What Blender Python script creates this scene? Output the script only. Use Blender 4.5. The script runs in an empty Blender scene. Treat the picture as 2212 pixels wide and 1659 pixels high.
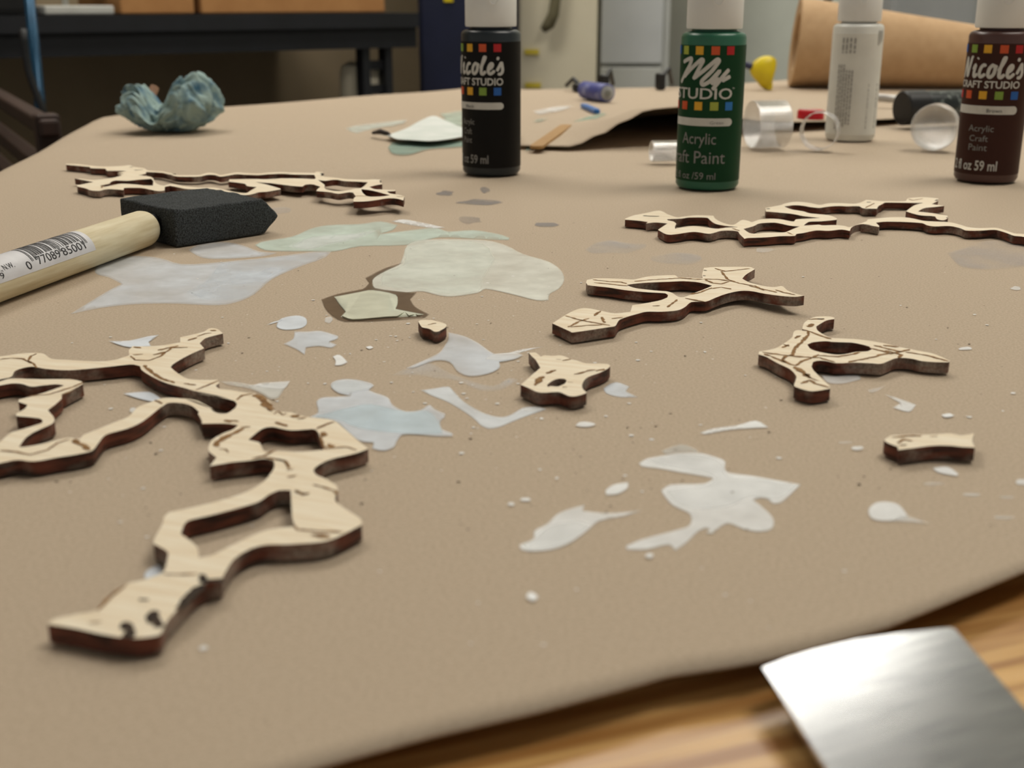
import bpy, bmesh, math, random
from mathutils import Vector, Matrix
from mathutils import geometry as mg
from mathutils import noise as mnoise

random.seed(7)
SC = bpy.context.scene
COL = SC.collection

# ------------------------------------------------------------------ camera
W, H = 2212.0, 1659.0
F = 2600.0                      # focal length in pixels
T = 0.75                        # height of the paper surface
CH = 0.092                      # camera height above the paper
PITCH = math.atan((H / 2) / F)
CAM = Vector((0, 0, T + CH))
cam_d = bpy.data.cameras.new('camera')
cam = bpy.data.objects.new('camera', cam_d)
COL.objects.link(cam)
cam.location = CAM
cam.rotation_euler = (math.pi / 2 - PITCH, 0, 0)
cam_d.sensor_width = 36.0
cam_d.lens = 36.0 * F / W
cam_d.clip_start = 0.01
cam_d.clip_end = 50
cam_d.dof.use_dof = True
cam_d.dof.focus_distance = 0.41
cam_d.dof.aperture_fstop = 21.0
SC.camera = cam

# ------------------------------------------------------------------ world and exposure
world = bpy.data.worlds.new('room_ambient')
SC.world = world
world.use_nodes = True
world.node_tree.nodes['Background'].inputs[0].default_value = (1.0, 0.96, 0.90, 1)
world.node_tree.nodes['Background'].inputs[1].default_value = 0.30
SC.view_settings.view_transform = 'Standard'
SC.view_settings.look = 'None'
SC.view_settings.gamma = 1.0
SC.view_settings.exposure = 0.0
SC.view_settings.use_curve_mapping = False
LAMP_STRENGTH = 9.8

# ------------------------------------------------------------------ helpers
CP, SP = math.cos(PITCH), math.sin(PITCH)


def ray(px, py):
    u, v = (px - W / 2) / F, -(py - H / 2) / F
    return Vector((u, CP + v * SP, -SP + v * CP))


def G(px, py, z=0.0):
    """point on the plane z (metres above the paper) under a pixel"""
    d = ray(px, py)
    return CAM + d * ((T + z - CAM.z) / d.z)


def D(px, py, y):
    """point under a pixel at depth y"""
    d = ray(px, py)
    return CAM + d * (y / d.y)


def Z(x0, y0, s, pts):
    return [(x0 + p[0] / s, y0 + p[1] / s) for p in pts]


def srgb(r, g, b):
    def f(c):
        c /= 255.0
        return c / 12.92 if c <= 0.04045 else ((c + 0.055) / 1.055) ** 2.4
    return (f(r), f(g), f(b), 1.0)


def mat(name, col, rough=0.6, metal=0.0, col2=None, scale=200.0, stretch=None, bump=0.0, bscale=None,
        spec=0.5, alpha=None, rot=0.0, lo=0.35, hi=0.65, detail=4.0, trans=0.0, ior=1.45, emit=0.0):
    m = bpy.data.materials.new(name)
    m.use_nodes = True
    nt = m.node_tree
    b = nt.nodes['Principled BSDF']
    b.inputs['Base Color'].default_value = col
    b.inputs['Roughness'].default_value = rough
    b.inputs['Metallic'].default_value = metal
    b.inputs['Specular IOR Level'].default_value = spec
    b.inputs['IOR'].default_value = ior
    if trans:
        b.inputs['Transmission Weight'].default_value = trans
    if emit:
        b.inputs['Emission Color'].default_value = col
        b.inputs['Emission Strength'].default_value = emit
    geo = nt.nodes.new('ShaderNodeNewGeometry')
    mp = nt.nodes.new('ShaderNodeMapping')
    mp.inputs['Rotation'].default_value = (0, 0, rot)
    nt.links.new(geo.outputs['Position'], mp.inputs['Vector'])
    vec = mp.outputs['Vector']
    if stretch:
        mp2 = nt.nodes.new('ShaderNodeMapping')
        mp2.inputs['Scale'].default_value = stretch
        nt.links.new(vec, mp2.inputs['Vector'])
        vec = mp2.outputs['Vector']
    if col2 is not None or bump:
        n = nt.nodes.new('ShaderNodeTexNoise')
        n.inputs['Scale'].default_value = scale
        n.inputs['Detail'].default_value = detail
        nt.links.new(vec, n.inputs['Vector'])
        if col2 is not None:
            mr = nt.nodes.new('ShaderNodeMapRange')
            mr.inputs['From Min'].default_value = lo
            mr.inputs['From Max'].default_value = hi
            nt.links.new(n.outputs['Fac'], mr.inputs['Value'])
            mx = nt.nodes.new('ShaderNodeMix')
            mx.data_type = 'RGBA'
            mx.inputs['A'].default_value = col
            mx.inputs['B'].default_value = col2
            nt.links.new(mr.outputs['Result'], mx.inputs['Factor'])
            nt.links.new(mx.outputs['Result'], b.inputs['Base Color'])
        if bump:
            bn = nt.nodes.new('ShaderNodeTexNoise')
            bn.inputs['Scale'].default_value = bscale or scale
            bn.inputs['Detail'].default_value = 4
            nt.links.new(vec, bn.inputs['Vector'])
            bp = nt.nodes.new('ShaderNodeBump')
            bp.inputs['Strength'].default_value = bump
            bp.inputs['Distance'].default_value = 0.001
            nt.links.new(bn.outputs['Fac'], bp.inputs['Height'])
            nt.links.new(bp.outputs['Normal'], b.inputs['Normal'])
    if alpha is not None:
        n2 = nt.nodes.new('ShaderNodeTexNoise')
        n2.inputs['Scale'].default_value = 55
        n2.inputs['Detail'].default_value = 6
        mp3 = nt.nodes.new('ShaderNodeMapping')
        mp3.inputs['Scale'].default_value = (1.0, 1.0, 1)
        mp3.inputs['Rotation'].default_value = (0, 0, 0.5)
        nt.links.new(geo.outputs['Position'], mp3.inputs['Vector'])
        nt.links.new(mp3.outputs['Vector'], n2.inputs['Vector'])
        mr2 = nt.nodes.new('ShaderNodeMapRange')
        mr2.inputs['From Min'].default_value = 0.3
        mr2.inputs['From Max'].default_value = 0.7
        mr2.inputs['To Min'].default_value = max(0.0, alpha - 0.16)
        mr2.inputs['To Max'].default_value = min(1.0, alpha + 0.14)
        nt.links.new(n2.outputs['Fac'], mr2.inputs['Value'])
        ra = nt.nodes.new('ShaderNodeAttribute')
        ra.attribute_name = 'rim_fade'
        pw = nt.nodes.new('ShaderNodeMapRange')
        pw.interpolation_type = 'SMOOTHSTEP'
        pw.inputs['From Max'].default_value = 0.8
        pw.inputs['To Min'].default_value = 0.5
        nt.links.new(ra.outputs['Fac'], pw.inputs['Value'])
        mm = nt.nodes.new('ShaderNodeMath')
        mm.operation = 'MULTIPLY'
        nt.links.new(mr2.outputs['Result'], mm.inputs[0])
        nt.links.new(pw.outputs['Result'], mm.inputs[1])
        nt.links.new(mm.outputs['Value'], b.inputs['Alpha'])
    return m


def tag(o, label, cat, group=None):
    o['label'] = label
    o['category'] = cat
    if group:
        o['group'] = group
    return o


def link(name, me, mats, parent=None, smooth=False):
    o = bpy.data.objects.new(name, me)
    COL.objects.link(o)
    for m in (mats if isinstance(mats, (list, tuple)) else [mats]):
        me.materials.append(m)
    if smooth:
        for p in me.polygons:
            p.use_smooth = True
    if parent:
        o.parent = parent
        o.matrix_parent_inverse = parent.matrix_world.inverted()
    return o


def mesh(name, verts, faces, mats, parent=None, smooth=False):
    me = bpy.data.meshes.new(name)
    me.from_pydata([tuple(v) for v in verts], [], faces)
    me.update()
    return link(name, me, mats, parent, smooth)


def bobj(name, bm, mats, parent=None, smooth=False):
    me = bpy.data.meshes.new(name)
    bm.to_mesh(me)
    bm.free()
    return link(name, me, mats, parent, smooth)


def empty(name, loc):
    o = bpy.data.objects.new(name, None)
    COL.objects.link(o)
    o.location = loc
    o.empty_display_size = 0.02
    bpy.context.view_layer.update()
    return o


def frame_from(axis, up=Vector((0, 0, 1))):
    a = Vector(axis).normalized()
    s = a.cross(up)
    if s.length < 1e-6:
        s = Vector((1, 0, 0))
    s.normalize()
    u = s.cross(a).normalized()
    return a, s, u


def add_box(bm, c, sx, sy, sz, rz=0.0, bevel=0.0):
    r = bmesh.ops.create_cube(bm, size=1.0)
    vs = r['verts']
    M = Matrix.Translation(Vector(c)) @ Matrix.Rotation(rz, 4, 'Z') @ Matrix.Diagonal((sx, sy, sz, 1))
    bmesh.ops.transform(bm, matrix=M, verts=vs)
    if bevel:
        es = {e for v in vs for e in v.link_edges}
        bmesh.ops.bevel(bm, geom=list(es), offset=bevel, segments=2, affect='EDGES', profile=0.5)


def box(name, c, sx, sy, sz, m, parent=None, rz=0.0, bevel=0.0):
    bm = bmesh.new()
    add_box(bm, c, sx, sy, sz, rz, bevel)
    return bobj(name, bm, m, parent)


def add_tube(bm, pts, rads, n=16, cap=True):
    rings = []
    N = len(pts)
    pts = [Vector(p) for p in pts]
    if not hasattr(rads, '__len__'):
        rads = [rads] * N
    pu = None
    for i, p in enumerate(pts):
        t = pts[min(i + 1, N - 1)] - pts[max(i - 1, 0)]
        if t.length < 1e-9:
            t = pts[-1] - pts[0]
        a, s, u = frame_from(t, pu if pu is not None else (Vector((0, 0, 1)) if abs(t.normalized().z) < .95 else Vector((0, 1, 0))))
        pu = u
        rings.append([bm.verts.new(p + rads[i] * (math.cos(q) * s + math.sin(q) * u)) for q in [2 * math.pi * k / n for k in range(n)]])
    for a, b in zip(rings, rings[1:]):
        for k in range(n):
            bm.faces.new((a[k], a[(k + 1) % n], b[(k + 1) % n], b[k]))
    if cap:
        bm.faces.new(rings[0][::-1])
        bm.faces.new(rings[-1])
    return rings


def tube(name, pts, rads, m, parent=None, n=16, smooth=True, cap=True):
    bm = bmesh.new()
    add_tube(bm, pts, rads, n, cap)
    bmesh.ops.recalc_face_normals(bm, faces=bm.faces)
    o = bobj(name, bm, m, parent, smooth)
    return o


def lathe(name, prof, m, parent=None, loc=(0, 0, 0), n=40, smooth=True, tilt=None):
    """prof: list of (r,z); closes on the axis when r == 0"""
    bm = bmesh.new()
    rings = []
    for r, z in prof:
        if r < 1e-7:
            rings.append([bm.verts.new((0, 0, z))])
        else:
            rings.append([bm.verts.new((r * math.cos(2 * math.pi * k / n), r * math.sin(2 * math.pi * k / n), z)) for k in range(n)])
    for a, b in zip(rings, rings[1:]):
        for k in range(n):
            k2 = (k + 1) % n
            if len(a) == 1 and len(b) == 1:
                continue
            if len(a) == 1:
                bm.faces.new((a[0], b[k2], b[k]))
            elif len(b) == 1:
                bm.faces.new((a[k], a[k2], b[0]))
            else:
                bm.faces.new((a[k], a[k2], b[k2], b[k]))
    bmesh.ops.recalc_face_normals(bm, faces=bm.faces)
    M = Matrix.Translation(Vector(loc))
    if tilt is not None:
        M = M @ tilt
    bmesh.ops.transform(bm, matrix=M, verts=bm.verts)
    o = bobj(name, bm, m, parent, smooth)
    if smooth:
        me = o.data
        # keep sharp profile corners crisp
        me.set_sharp_from_angle(angle=math.radians(38)) if hasattr(me, 'set_sharp_from_angle') else None
    return o


# ---- flat outlines -> solids
def smooth_loop(pts, corner=48.0, steps=4):
    n = len(pts)
    P = [Vector((p[0], p[1])) for p in pts]
    corner_f = []
    for i in range(n):
        a = P[i] - P[i - 1]
        b = P[(i + 1) % n] - P[i]
        if a.length < 1e-9 or b.length < 1e-9:
            corner_f.append(True)
            continue
        corner_f.append(math.degrees(abs(a.angle_signed(b))) > corner)
    out = []
    for i in range(n):
        p0, p1, p2, p3 = P[i - 1], P[i], P[(i + 1) % n], P[(i + 2) % n]
        m1 = (p2 - p0) * 0.5 if not corner_f[i] else (p2 - p1) * 0.6
        m2 = (p3 - p1) * 0.5 if not corner_f[(i + 1) % n] else (p2 - p1) * 0.6
        L = (p2 - p1).length
        for q, mm in ((0, m1), (1, m2)):
            if mm.length > L * 1.2:
                mm *= L * 1.2 / mm.length
        for k in range(steps):
            t = k / steps
            h00 = 2 * t**3 - 3 * t**2 + 1
            h10 = t**3 - 2 * t**2 + t
            h01 = -2 * t**3 + 3 * t**2
            h11 = t**3 - t**2
            out.append(tuple(h00 * p1 + h10 * m1 + h01 * p2 + h11 * m2))
    return out


def inside(p, loops):
    c = False
    for lp in loops:
        n = len(lp)
        j = n - 1
        for i in range(n):
            xi, yi = lp[i]
            xj, yj = lp[j]
            if (yi > p[1]) != (yj > p[1]) and p[0] < (xj - xi) * (p[1] - yi) / (yj - yi) + xi:
                c = not c
            j = i
    return c


def fill(loops):
    """constrained triangulation of loops (even-odd). returns verts2d, tris"""
    V, E = [], []
    for lp in loops:
        s = len(V)
        V += [Vector(p) for p in lp]
        E += [(s + i, s + (i + 1) % len(lp)) for i in range(len(lp))]
    r = mg.delaunay_2d_cdt(V, E, [], 0, 1e-7)
    ov, of = r[0], r[2]
    tris = []
    for f in of:
        c = sum((ov[i] for i in f), Vector((0, 0))) / len(f)
        if inside(c, loops):
            tris.append(list(f))
    return ov, tris


def solid(name, loops_px, thick, mats, parent=None, z0=0.0, lift=None, sm=True, corner=48.0, steps=4):
    """loops_px trace the TOP face in the photograph; the top lies at z0+thick(+lift)"""
    loops = []
    for lp in loops_px:
        q = smooth_loop(lp, corner, steps) if sm else lp
        loops.append([(a[0] / 100.0, a[1] / 100.0) for a in q])
    ov, tris = fill(loops)
    bm = bmesh.new()
    top, bot = [], []
    for v in ov:
        px, py = v[0] * 100.0, v[1] * 100.0
        zl = lift(px, py) if lift else 0.0
        p = G(px, py, z0 + thick + zl)
        top.append(bm.verts.new(p))
        bot.append(bm.verts.new((p.x, p.y, p.z - thick)))
    edges = {}
    for t in tris:
        a, b, c = t
        n = (top[b].co - top[a].co).cross(top[c].co - top[a].co)
        if n.z < 0:
            b, c = c, b
        try:
            f = bm.faces.new((top[a], top[b], top[c]))
            f.material_index = 0
            g = bm.faces.new((bot[a], bot[c], bot[b]))
            g.material_index = 1 if len(mats) > 1 else 0
        except ValueError:
            continue
        for i, j in ((a, b), (b, c), (c, a)):
            edges[(i, j)] = True
    for (i, j) in edges:
        if (j, i) not in edges:
            f = bm.faces.new((top[j], top[i], bot[i], bot[j]))
            f.material_index = 1 if len(mats) > 1 else 0
    loose = [v for v in bm.verts if not v.link_faces]
    bmesh.ops.delete(bm, geom=loose, context='VERTS')
    return bobj(name, bm, mats, parent)


def strips(name, lines, m, parent, zfun, width=0.0006, proud=0.00008, rough=0.35, seg=0.0008, dash=0.0):
    """engraved lines: ragged ribbons lying on the face. lines in pixels"""
    bm = bmesh.new()
    for ln in lines:
        if isinstance(ln, tuple) and isinstance(ln[0], list):
            ln, w = ln
            w *= 0.8
        else:
            w = width
        P = [G(x, y, zfun(x, y) + proud) for x, y in ln]
        # resample
        R = []
        for a, b in zip(P, P[1:]):
            k = max(1, int((b - a).length / seg))
            R += [a.lerp(b, i / k) for i in range(k)]
        R.append(P[-1])
        prev = None
        for i, p in enumerate(R):
            t = (R[min(i + 1, len(R) - 1)] - R[max(i - 1, 0)])
            t.z = 0
            if t.length < 1e-9:
                continue
            t.normalize()
            s = Vector((-t.y, t.x, 0))
            nz = mnoise.noise(p * 1500) * rough * 1.2 + mnoise.noise(p * 500) * rough
            ww = w * 0.5 * max(0.25, 1 + nz * 1.4) * (0.45 if i in (0, len(R) - 1) else 1)
            j = s * (mnoise.noise(p * 900 + Vector((3, 1, 2))) * w * 0.35)
            cur = (bm.verts.new(p + s * ww + j), bm.verts.new(p - s * ww + j))
            if prev and not (dash and mnoise.noise(p * 700 + Vector((9, 9, 9))) > dash):
                bm.faces.new((prev[0], prev[1], cur[1], cur[0]))
            prev = cur
    bmesh.ops.recalc_face_normals(bm, faces=bm.faces)
    loose = [v for v in bm.verts if not v.link_faces]
    bmesh.ops.delete(bm, geom=loose, context='VERTS')
    for f in bm.faces:
        if f.normal.z < 0:
            f.normal_flip()
    return bobj(name, bm, m, parent)


# ------------------------------------------------------------------ materials
M = {}
M['kraft'] = mat('kraft_paper', srgb(192, 175, 154), 0.78, col2=srgb(174, 157, 135), scale=1400, bump=0.10, bscale=2200, spec=0.3, detail=6)
M['kraft_inner'] = mat('kraft_paper_sheet', srgb(194, 172, 146), 0.8, col2=srgb(178, 156, 130), scale=900, bump=0.08, bscale=1500, spec=0.25)
M['oak'] = None
M['ply'] = mat('birch_ply_face', srgb(240, 229, 206), 0.6, col2=srgb(230, 213, 184), scale=260, stretch=(0.25, 2.2, 1), rot=0.35, bump=0.08, bscale=400, spec=0.35)
M['char'] = mat('engraved_scorch', srgb(112, 80, 48), 0.8, col2=srgb(160, 124, 82), scale=900, spec=0.2)
M['char_black'] = mat('charred_black', srgb(34, 26, 20), 0.8, col2=srgb(70, 56, 44), scale=700, spec=0.3)


def edge_mat(name='laser_cut_edge'):
    m = bpy.data.materials.new(name)
    m.use_nodes = True
    nt = m.node_tree
    b = nt.nodes['Principled BSDF']
    b.inputs['Roughness'].default_value = 0.62
    b.inputs['Specular IOR Level'].default_value = 0.35
    geo = nt.nodes.new('ShaderNodeNewGeometry')
    n1 = nt.nodes.new('ShaderNodeTexNoise')
    n1.inputs['Scale'].default_value = 140
    n1.inputs['Detail'].default_value = 3
    mp = nt.nodes.new('ShaderNodeMapping')
    mp.inputs['Scale'].default_value = (1, 1, 5)
    nt.links.new(geo.outputs['Position'], mp.inputs['Vector'])
    nt.links.new(mp.outputs['Vector'], n1.inputs['Vector'])
    cr = nt.nodes.new('ShaderNodeValToRGB')
    e = cr.color_ramp.elements
    e[0].position = 0.36
    e[0].color = srgb(52, 31, 22)
    e[1].position = 0.62
    e[1].color = srgb(112, 60, 42)
    nt.links.new(n1.outputs['Fac'], cr.inputs['Fac'])
    n2 = nt.nodes.new('ShaderNodeTexNoise')
    n2.inputs['Scale'].default_value = 75
    n2.inputs['Detail'].default_value = 6
    nt.links.new(geo.outputs['Position'], n2.inputs['Vector'])
    mr = nt.nodes.new('ShaderNodeMapRange')
    mr.inputs['From Min'].default_value = 0.49
    mr.inputs['From Max'].default_value = 0.62
    nt.links.new(n2.outputs['Fac'], mr.inputs['Value'])
    n3 = nt.nodes.new('ShaderNodeTexNoise')
    n3.inputs['Scale'].default_value = 1300
    nt.links.new(geo.outputs['Position'], n3.inputs['Vector'])
    mu = nt.nodes.new('ShaderNodeMath')
    mu.operation = 'MULTIPLY'
    nt.links.new(mr.outputs['Result'], mu.inputs[0])
    nt.links.new(n3.outputs['Fac'], mu.inputs[1])
    mx = nt.nodes.new('ShaderNodeMix')
    mx.data_type = 'RGBA'
    mx.inputs['B'].default_value = srgb(176, 164, 150)
    nt.links.new(cr.outputs['Color'], mx.inputs['A'])
    nt.links.new(mu.outputs['Value'], mx.inputs['Factor'])
    nt.links.new(mx.outputs['Result'], b.inputs['Base Color'])
    bp = nt.nodes.new('ShaderNodeBump')
    bp.inputs['Strength'].default_value = 0.25
    bp.inputs['Distance'].default_value = 0.0006
    nt.links.new(n3.outputs['Fac'], bp.inputs['Height'])
    nt.links.new(bp.outputs['Normal'], b.inputs['Normal'])
    return m


M['edge'] = edge_mat()
pa, pb = G(700, 1659), G(2212, 1240)
GRAIN = math.atan2(pb.y - pa.y, pb.x - pa.x)
M['oak'] = mat('oak_tabletop', srgb(222, 178, 114), 0.30, col2=srgb(158, 108, 54), scale=110, stretch=(0.10, 2.6, 1), rot=-GRAIN + 0.10, bump=0.12, bscale=160, spec=0.5, lo=0.38, hi=0.62, detail=8)
M['white_cap'] = mat('white_plastic_cap', srgb(232, 233, 230), 0.42, col2=srgb(226, 227, 224), scale=60)
M['print_white'] = mat('white_print', srgb(205, 205, 200), 0.6, col2=srgb(198, 198, 193), scale=300)
M['wall'] = mat('wall_paint', srgb(150, 134, 108), 0.9, col2=srgb(144, 128, 102), scale=8)
M['black'] = mat('black_plastic', srgb(22, 23, 24), 0.45, col2=srgb(28, 29, 30), scale=80)
M['black_steel'] = mat('black_steel', srgb(13, 15, 20), 0.6, col2=srgb(18, 20, 26), scale=20)

# ------------------------------------------------------------------ the room
RZ = math.atan2(0.61, 0.79)          # the bench wall runs up to the right
CORNER = Vector((0.28, 4.0, 0))
dL = Vector((-0.79, -0.61, 0)).normalized()
dR = Vector((0.61, -0.79, 0)).normalized()


def struct(o):
    o['kind'] = 'structure'
    return o


mfloor = mat('grey_floor', srgb(92, 86, 78), 0.6, col2=srgb(80, 75, 68), scale=6)
mceil = mat('ceiling_tile', srgb(196, 194, 186), 0.9, col2=srgb(186, 184, 176), scale=30)
ctr = CORNER + (dL + dR) * 2.5
struct(box('floor', ctr + Vector((0, 0, -0.05)), 5.6, 5.6, 0.1, mfloor, rz=RZ))
struct(box('ceiling', ctr + Vector((0, 0, 2.65)), 5.6, 5.6, 0.1, mceil, rz=RZ))
struct(box('wall_left', CORNER + dL * 2.5 - dR * 0.05 + Vector((0, 0, 1.3)), 5.2, 0.1, 2.6, M['wall'], rz=RZ))
struct(box('wall_right', CORNER + dR * 2.5 - dL * 0.05 + Vector((0, 0, 1.3)), 5.2, 0.1, 2.6,
           mat('wall_paint_cool', srgb(206, 210, 200), 0.9, col2=srgb(200, 204, 194), scale=8), rz=RZ - math.pi / 2))


def ceiling_light(c, sx, sy, label, rz=0.0):
    e = empty('ceiling_light', c)
    em = mat('lamp_diffuser', srgb(255, 249, 238), 0.5, emit=LAMP_STRENGTH)
    fr = mat('lamp_frame', srgb(210, 210, 205), 0.5, col2=srgb(204, 204, 199), scale=20)
    box('diffuser', Vector(c) + Vector((0, 0, -0.03)), sx, sy, 0.02, em, e, rz)
    bm = bmesh.new()
    R = Matrix.Rotation(rz, 3, 'Z')
    for dx, dy, lx, ly in ((sx / 2 + .02, 0, .04, sy + .08), (-sx / 2 - .02, 0, .04, sy + .08), (0, sy / 2 + .02, sx, .04), (0, -sy / 2 - .02, sx, .04)):
        add_box(bm, Vector(c) + R @ Vector((dx, dy, -0.022)), lx, ly, 0.044, rz)
    bobj('frame', bm, fr, e)
    tag(e, label, 'light', 'fluorescent ceiling lights')
    return e


ceiling_light((0.42, 2.60, 2.6), 1.2, 0.6, 'white rectangular fluorescent ceiling light panel beyond the worktable towards the grey cabinet', 0.33)
ceiling_light((-0.75, 1.7, 2.6), 1.2, 0.6, 'white rectangular fluorescent ceiling light panel above the black workbench side', RZ)
ceiling_light((0.9, 0.75, 2.6), 1.2, 0.6, 'white rectangular fluorescent ceiling light panel overhead of the worktable', RZ)

# ------------------------------------------------------------------ table with its paper cover
WOODZ = -0.0050
tbl = empty('work_table', (0.15, 0.55, 0))
TX0, TX1, TY0, TY1 = -0.30, 1.05, -0.30, 1.40
c4 = [Vector((-0.262, -0.30)), Vector((1.15, -0.30)), Vector((1.15, 1.60)), Vector((-0.32, 1.00)), ]
cc = [(-0.105, -0.30), (1.2, -0.30), (1.2, 1.47), (0.30, 1.40), (-0.035, 1.31), (-0.235, 1.085), (-0.312, 0.985)]


def prism(name, poly, z0, z1, m, parent=None):
    n = len(poly)
    v = [(p[0], p[1], z1) for p in poly] + [(p[0], p[1], z0) for p in poly]
    f = [tuple(range(n)), tuple(range(2 * n - 1, n - 1, -1))] + [(i, n + i, n + (i + 1) % n, (i + 1) % n) for i in range(n)]
    return mesh(name, v, f, m, parent)


prism('table_top', cc, T + WOODZ - 0.03, T + WOODZ, M['oak'], tbl)
for x, y in ((-0.05, -0.24), (1.1, -0.24), (1.1, 1.38), (-0.24, 0.93)):
    box('leg', (x, y, (T + WOODZ - 0.03) / 2), 0.06, 0.06, T + WOODZ - 0.03, M['oak'], tbl)
tag(tbl, 'honey coloured oak worktable under the brown kraft paper', 'table')

# kraft paper: grid between a ragged front edge and the far edge
front_px = [(-900, 2080), (-300, 1935), (200, 1800), (700, 1652), (926, 1590), (1152, 1538), (1333, 1490), (1446, 1458), (1536, 1445), (1640, 1428),
            (1737, 1404), (1914, 1354), (2046, 1301), (2212, 1233), (2500, 1105), (2900, 940)]
fr = [G(*p) for p in front_px]
left0 = Vector((-0.262, fr[0].y - 0.0, T))
fr = [Vector((-0.194 - 0.158 * (fr[0].y - 0.03), fr[0].y - 0.03, T))] + [p for p in fr if p.x > -0.18]
far_pts = [Vector((-0.353, 1.005, T)), G(225, 250), G(320, 242), G(480, 229), G(760, 208), G(1000, 189), G(1290, 196), G(1500, 185), G(1700, 172), G(2000, 160), Vector((1.2, 1.50, T))]
far_pts = [Vector((p.x, min(p.y, 1.50), T)) for p in far_pts]


def resample(P, n):
    L = [0]
    for a, b in zip(P, P[1:]):
        L.append(L[-1] + (b - a).length)
    out = []
    for i in range(n):
        s = L[-1] * i / (n - 1)
        k = max(j for j in range(len(L)) if L[j] <= s + 1e-12)
        k = min(k, len(P) - 2)
        t = (s - L[k]) / max(1e-9, L[k + 1] - L[k])
        out.append(P[k].lerp(P[k + 1], t))
    return out


NU, NV = 160, 90
A = resample(fr, NU)
B = resample(far_pts, NU)
vs, fs = [], []
for j in range(NV):
    t = (j / (NV - 1)) ** 1.2
    for i in range(NU):
        p = A[i].lerp(B[i], t)
        z = 0.0
        # gentle waves far from the pieces
        w = max(0.0, min(1.0, (p.y - 0.60) / 0.2))
        z += w * 0.0012 * mnoise.noise(Vector((p.x * 5, p.y * 9, 0))) - w * 0.0006
        d = p.x - (-0.194 - 0.158 * p.y)
        if d < 0.02:
            z -= 0.008 * (1 - max(0, d) / 0.02) ** 2
        vs.append(Vector((p.x, p.y, T + z)))
# apron that hangs over the left side
base = len(vs)
for j in range(NV):
    p = vs[j * NU]
    vs.append(Vector((p.x - 0.010, p.y + 0.002, p.z - 0.012)))
for j in range(NV):
    p = vs[j * NU]
    vs.append(Vector((p.x - 0.012, p.y + 0.004, p.z - 0.07)))
far0 = len(vs)
for i in range(NU):
    p = vs[(NV - 1) * NU + i]
    vs.append(Vector((p.x, p.y + 0.008, p.z - 0.008)))
for i in range(NU):
    p = vs[(NV - 1) * NU + i]
    vs.append(Vector((p.x, p.y + 0.010, p.z - 0.06)))
for j in range(NV - 1):
    for i in range(NU - 1):
        a = j * NU + i
        fs.append((a, a + 1, a + NU + 1, a + NU))
    a0, a1 = j * NU, (j + 1) * NU
    fs.append((base + j, a0, a1, base + j + 1))
    fs.append((base + NV + j, base + j, base + j + 1, base + NV + j + 1))
for i in range(NU - 1):
    a = (NV - 1) * NU + i
    fs.append((a, a + 1, far0 + i + 1, far0 + i))
    fs.append((far0 + i, far0 + i + 1, far0 + NU + i + 1, far0 + NU + i))
paper = mesh('kraft_paper', vs, fs, M['kraft'], smooth=True)
paper.modifiers.new('thickness', 'SOLIDIFY').thickness = 0.0004
paper.modifiers['thickness'].offset = -1
tag(paper, 'brown kraft paper covering the table, spattered with white paint', 'paper')

# ------------------------------------------------------------------ dried paint on the paper
PM = {}


def pmat(col, alpha, rough=0.55):
    sc_ = min(1.13, 249.0 / max(col)) if min(col) > 160 else 1.0
    col = tuple(int(c * sc_) for c in col)
    k = (col, round(alpha, 2), rough)
    if k not in PM:
        PM[k] = mat('dried_paint', srgb(*col), rough, col2=srgb(*[max(0, c - 10) for c in col]), scale=180, alpha=alpha, spec=0.18)
    return PM[k]


layer = [0]
WHITE = (248, 250, 250)
BLUISH = (227, 235, 243)
GREEN = (222, 230, 216)
TEAL = (150, 178, 166)
GREY = (150, 148, 150)


def film(name, pts, m, parent, z, fade=5.0, corner=70.0, steps=3, thick=0.0):
    """a dried film of paint on the sheet, thinning out to its rim"""
    lp = [Vector(p) for p in smooth_loop(pts, corner, steps)]
    # inner loop so that the rim can thin out
    ins = []
    n = len(lp)
    area = sum(lp[k - 1].x * lp[k].y - lp[k].x * lp[k - 1].y for k in range(n))
    sg = 1 if area > 0 else -1
    for k in range(n):
        t = lp[(k + 1) % n] - lp[k - 1]
        if t.length < 1e-6:
            continue
        q = lp[k] + sg * Vector((-t.y, t.x)).normalized() * fade
        if inside(q, [[tuple(v) for v in lp]]):
            ins.append(q)
    V = [v / 100.0 for v in lp]
    E = [(k, (k + 1) % n) for k in range(n)]
    V += [v / 100.0 for v in ins]
    r = mg.delaunay_2d_cdt(V, E, [], 0, 1e-6)
    ov, of = r[0], r[2]
    loops = [[tuple(v / 100.0) for v in lp]]

    def rim(p):
        best = 1e9
        for k in range(n):
            a, b = lp[k - 1], lp[k]
            ab = b - a
            t = max(0, min(1, (p - a).dot(ab) / max(1e-9, ab.length_squared)))
            best = min(best, (a + ab * t - p).length)
        return best
    verts, fade_v = [], []
    for v in ov:
        p = Vector(v) * 100.0
        w = min(1.0, rim(p) / fade)
        verts.append(G(p.x, p.y, z + thick * w))
        fade_v.append(w)
    faces = []
    for f in of:
        c = sum((ov[q] for q in f), Vector((0, 0))) / len(f)
        if inside(c, loops):
            a, b, c_ = f[0], f[1], f[2]
            if (verts[b] - verts[a]).cross(verts[c_] - verts[a]).z < 0:
                f = list(f)[::-1]
            faces.append(tuple(f))
    used = sorted({q for f in faces for q in f})
    mp_ = {q: k for k, q in enumerate(used)}
    o = mesh(name, [verts[q] for q in used], [tuple(mp_[q] for q in f) for f in faces], m, parent, smooth=bool(thick))
    at = o.data.attributes.new('rim_fade', 'FLOAT', 'POINT')
    at.data.foreach_set('value', [fade_v[q] for q in used])
    return o


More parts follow.
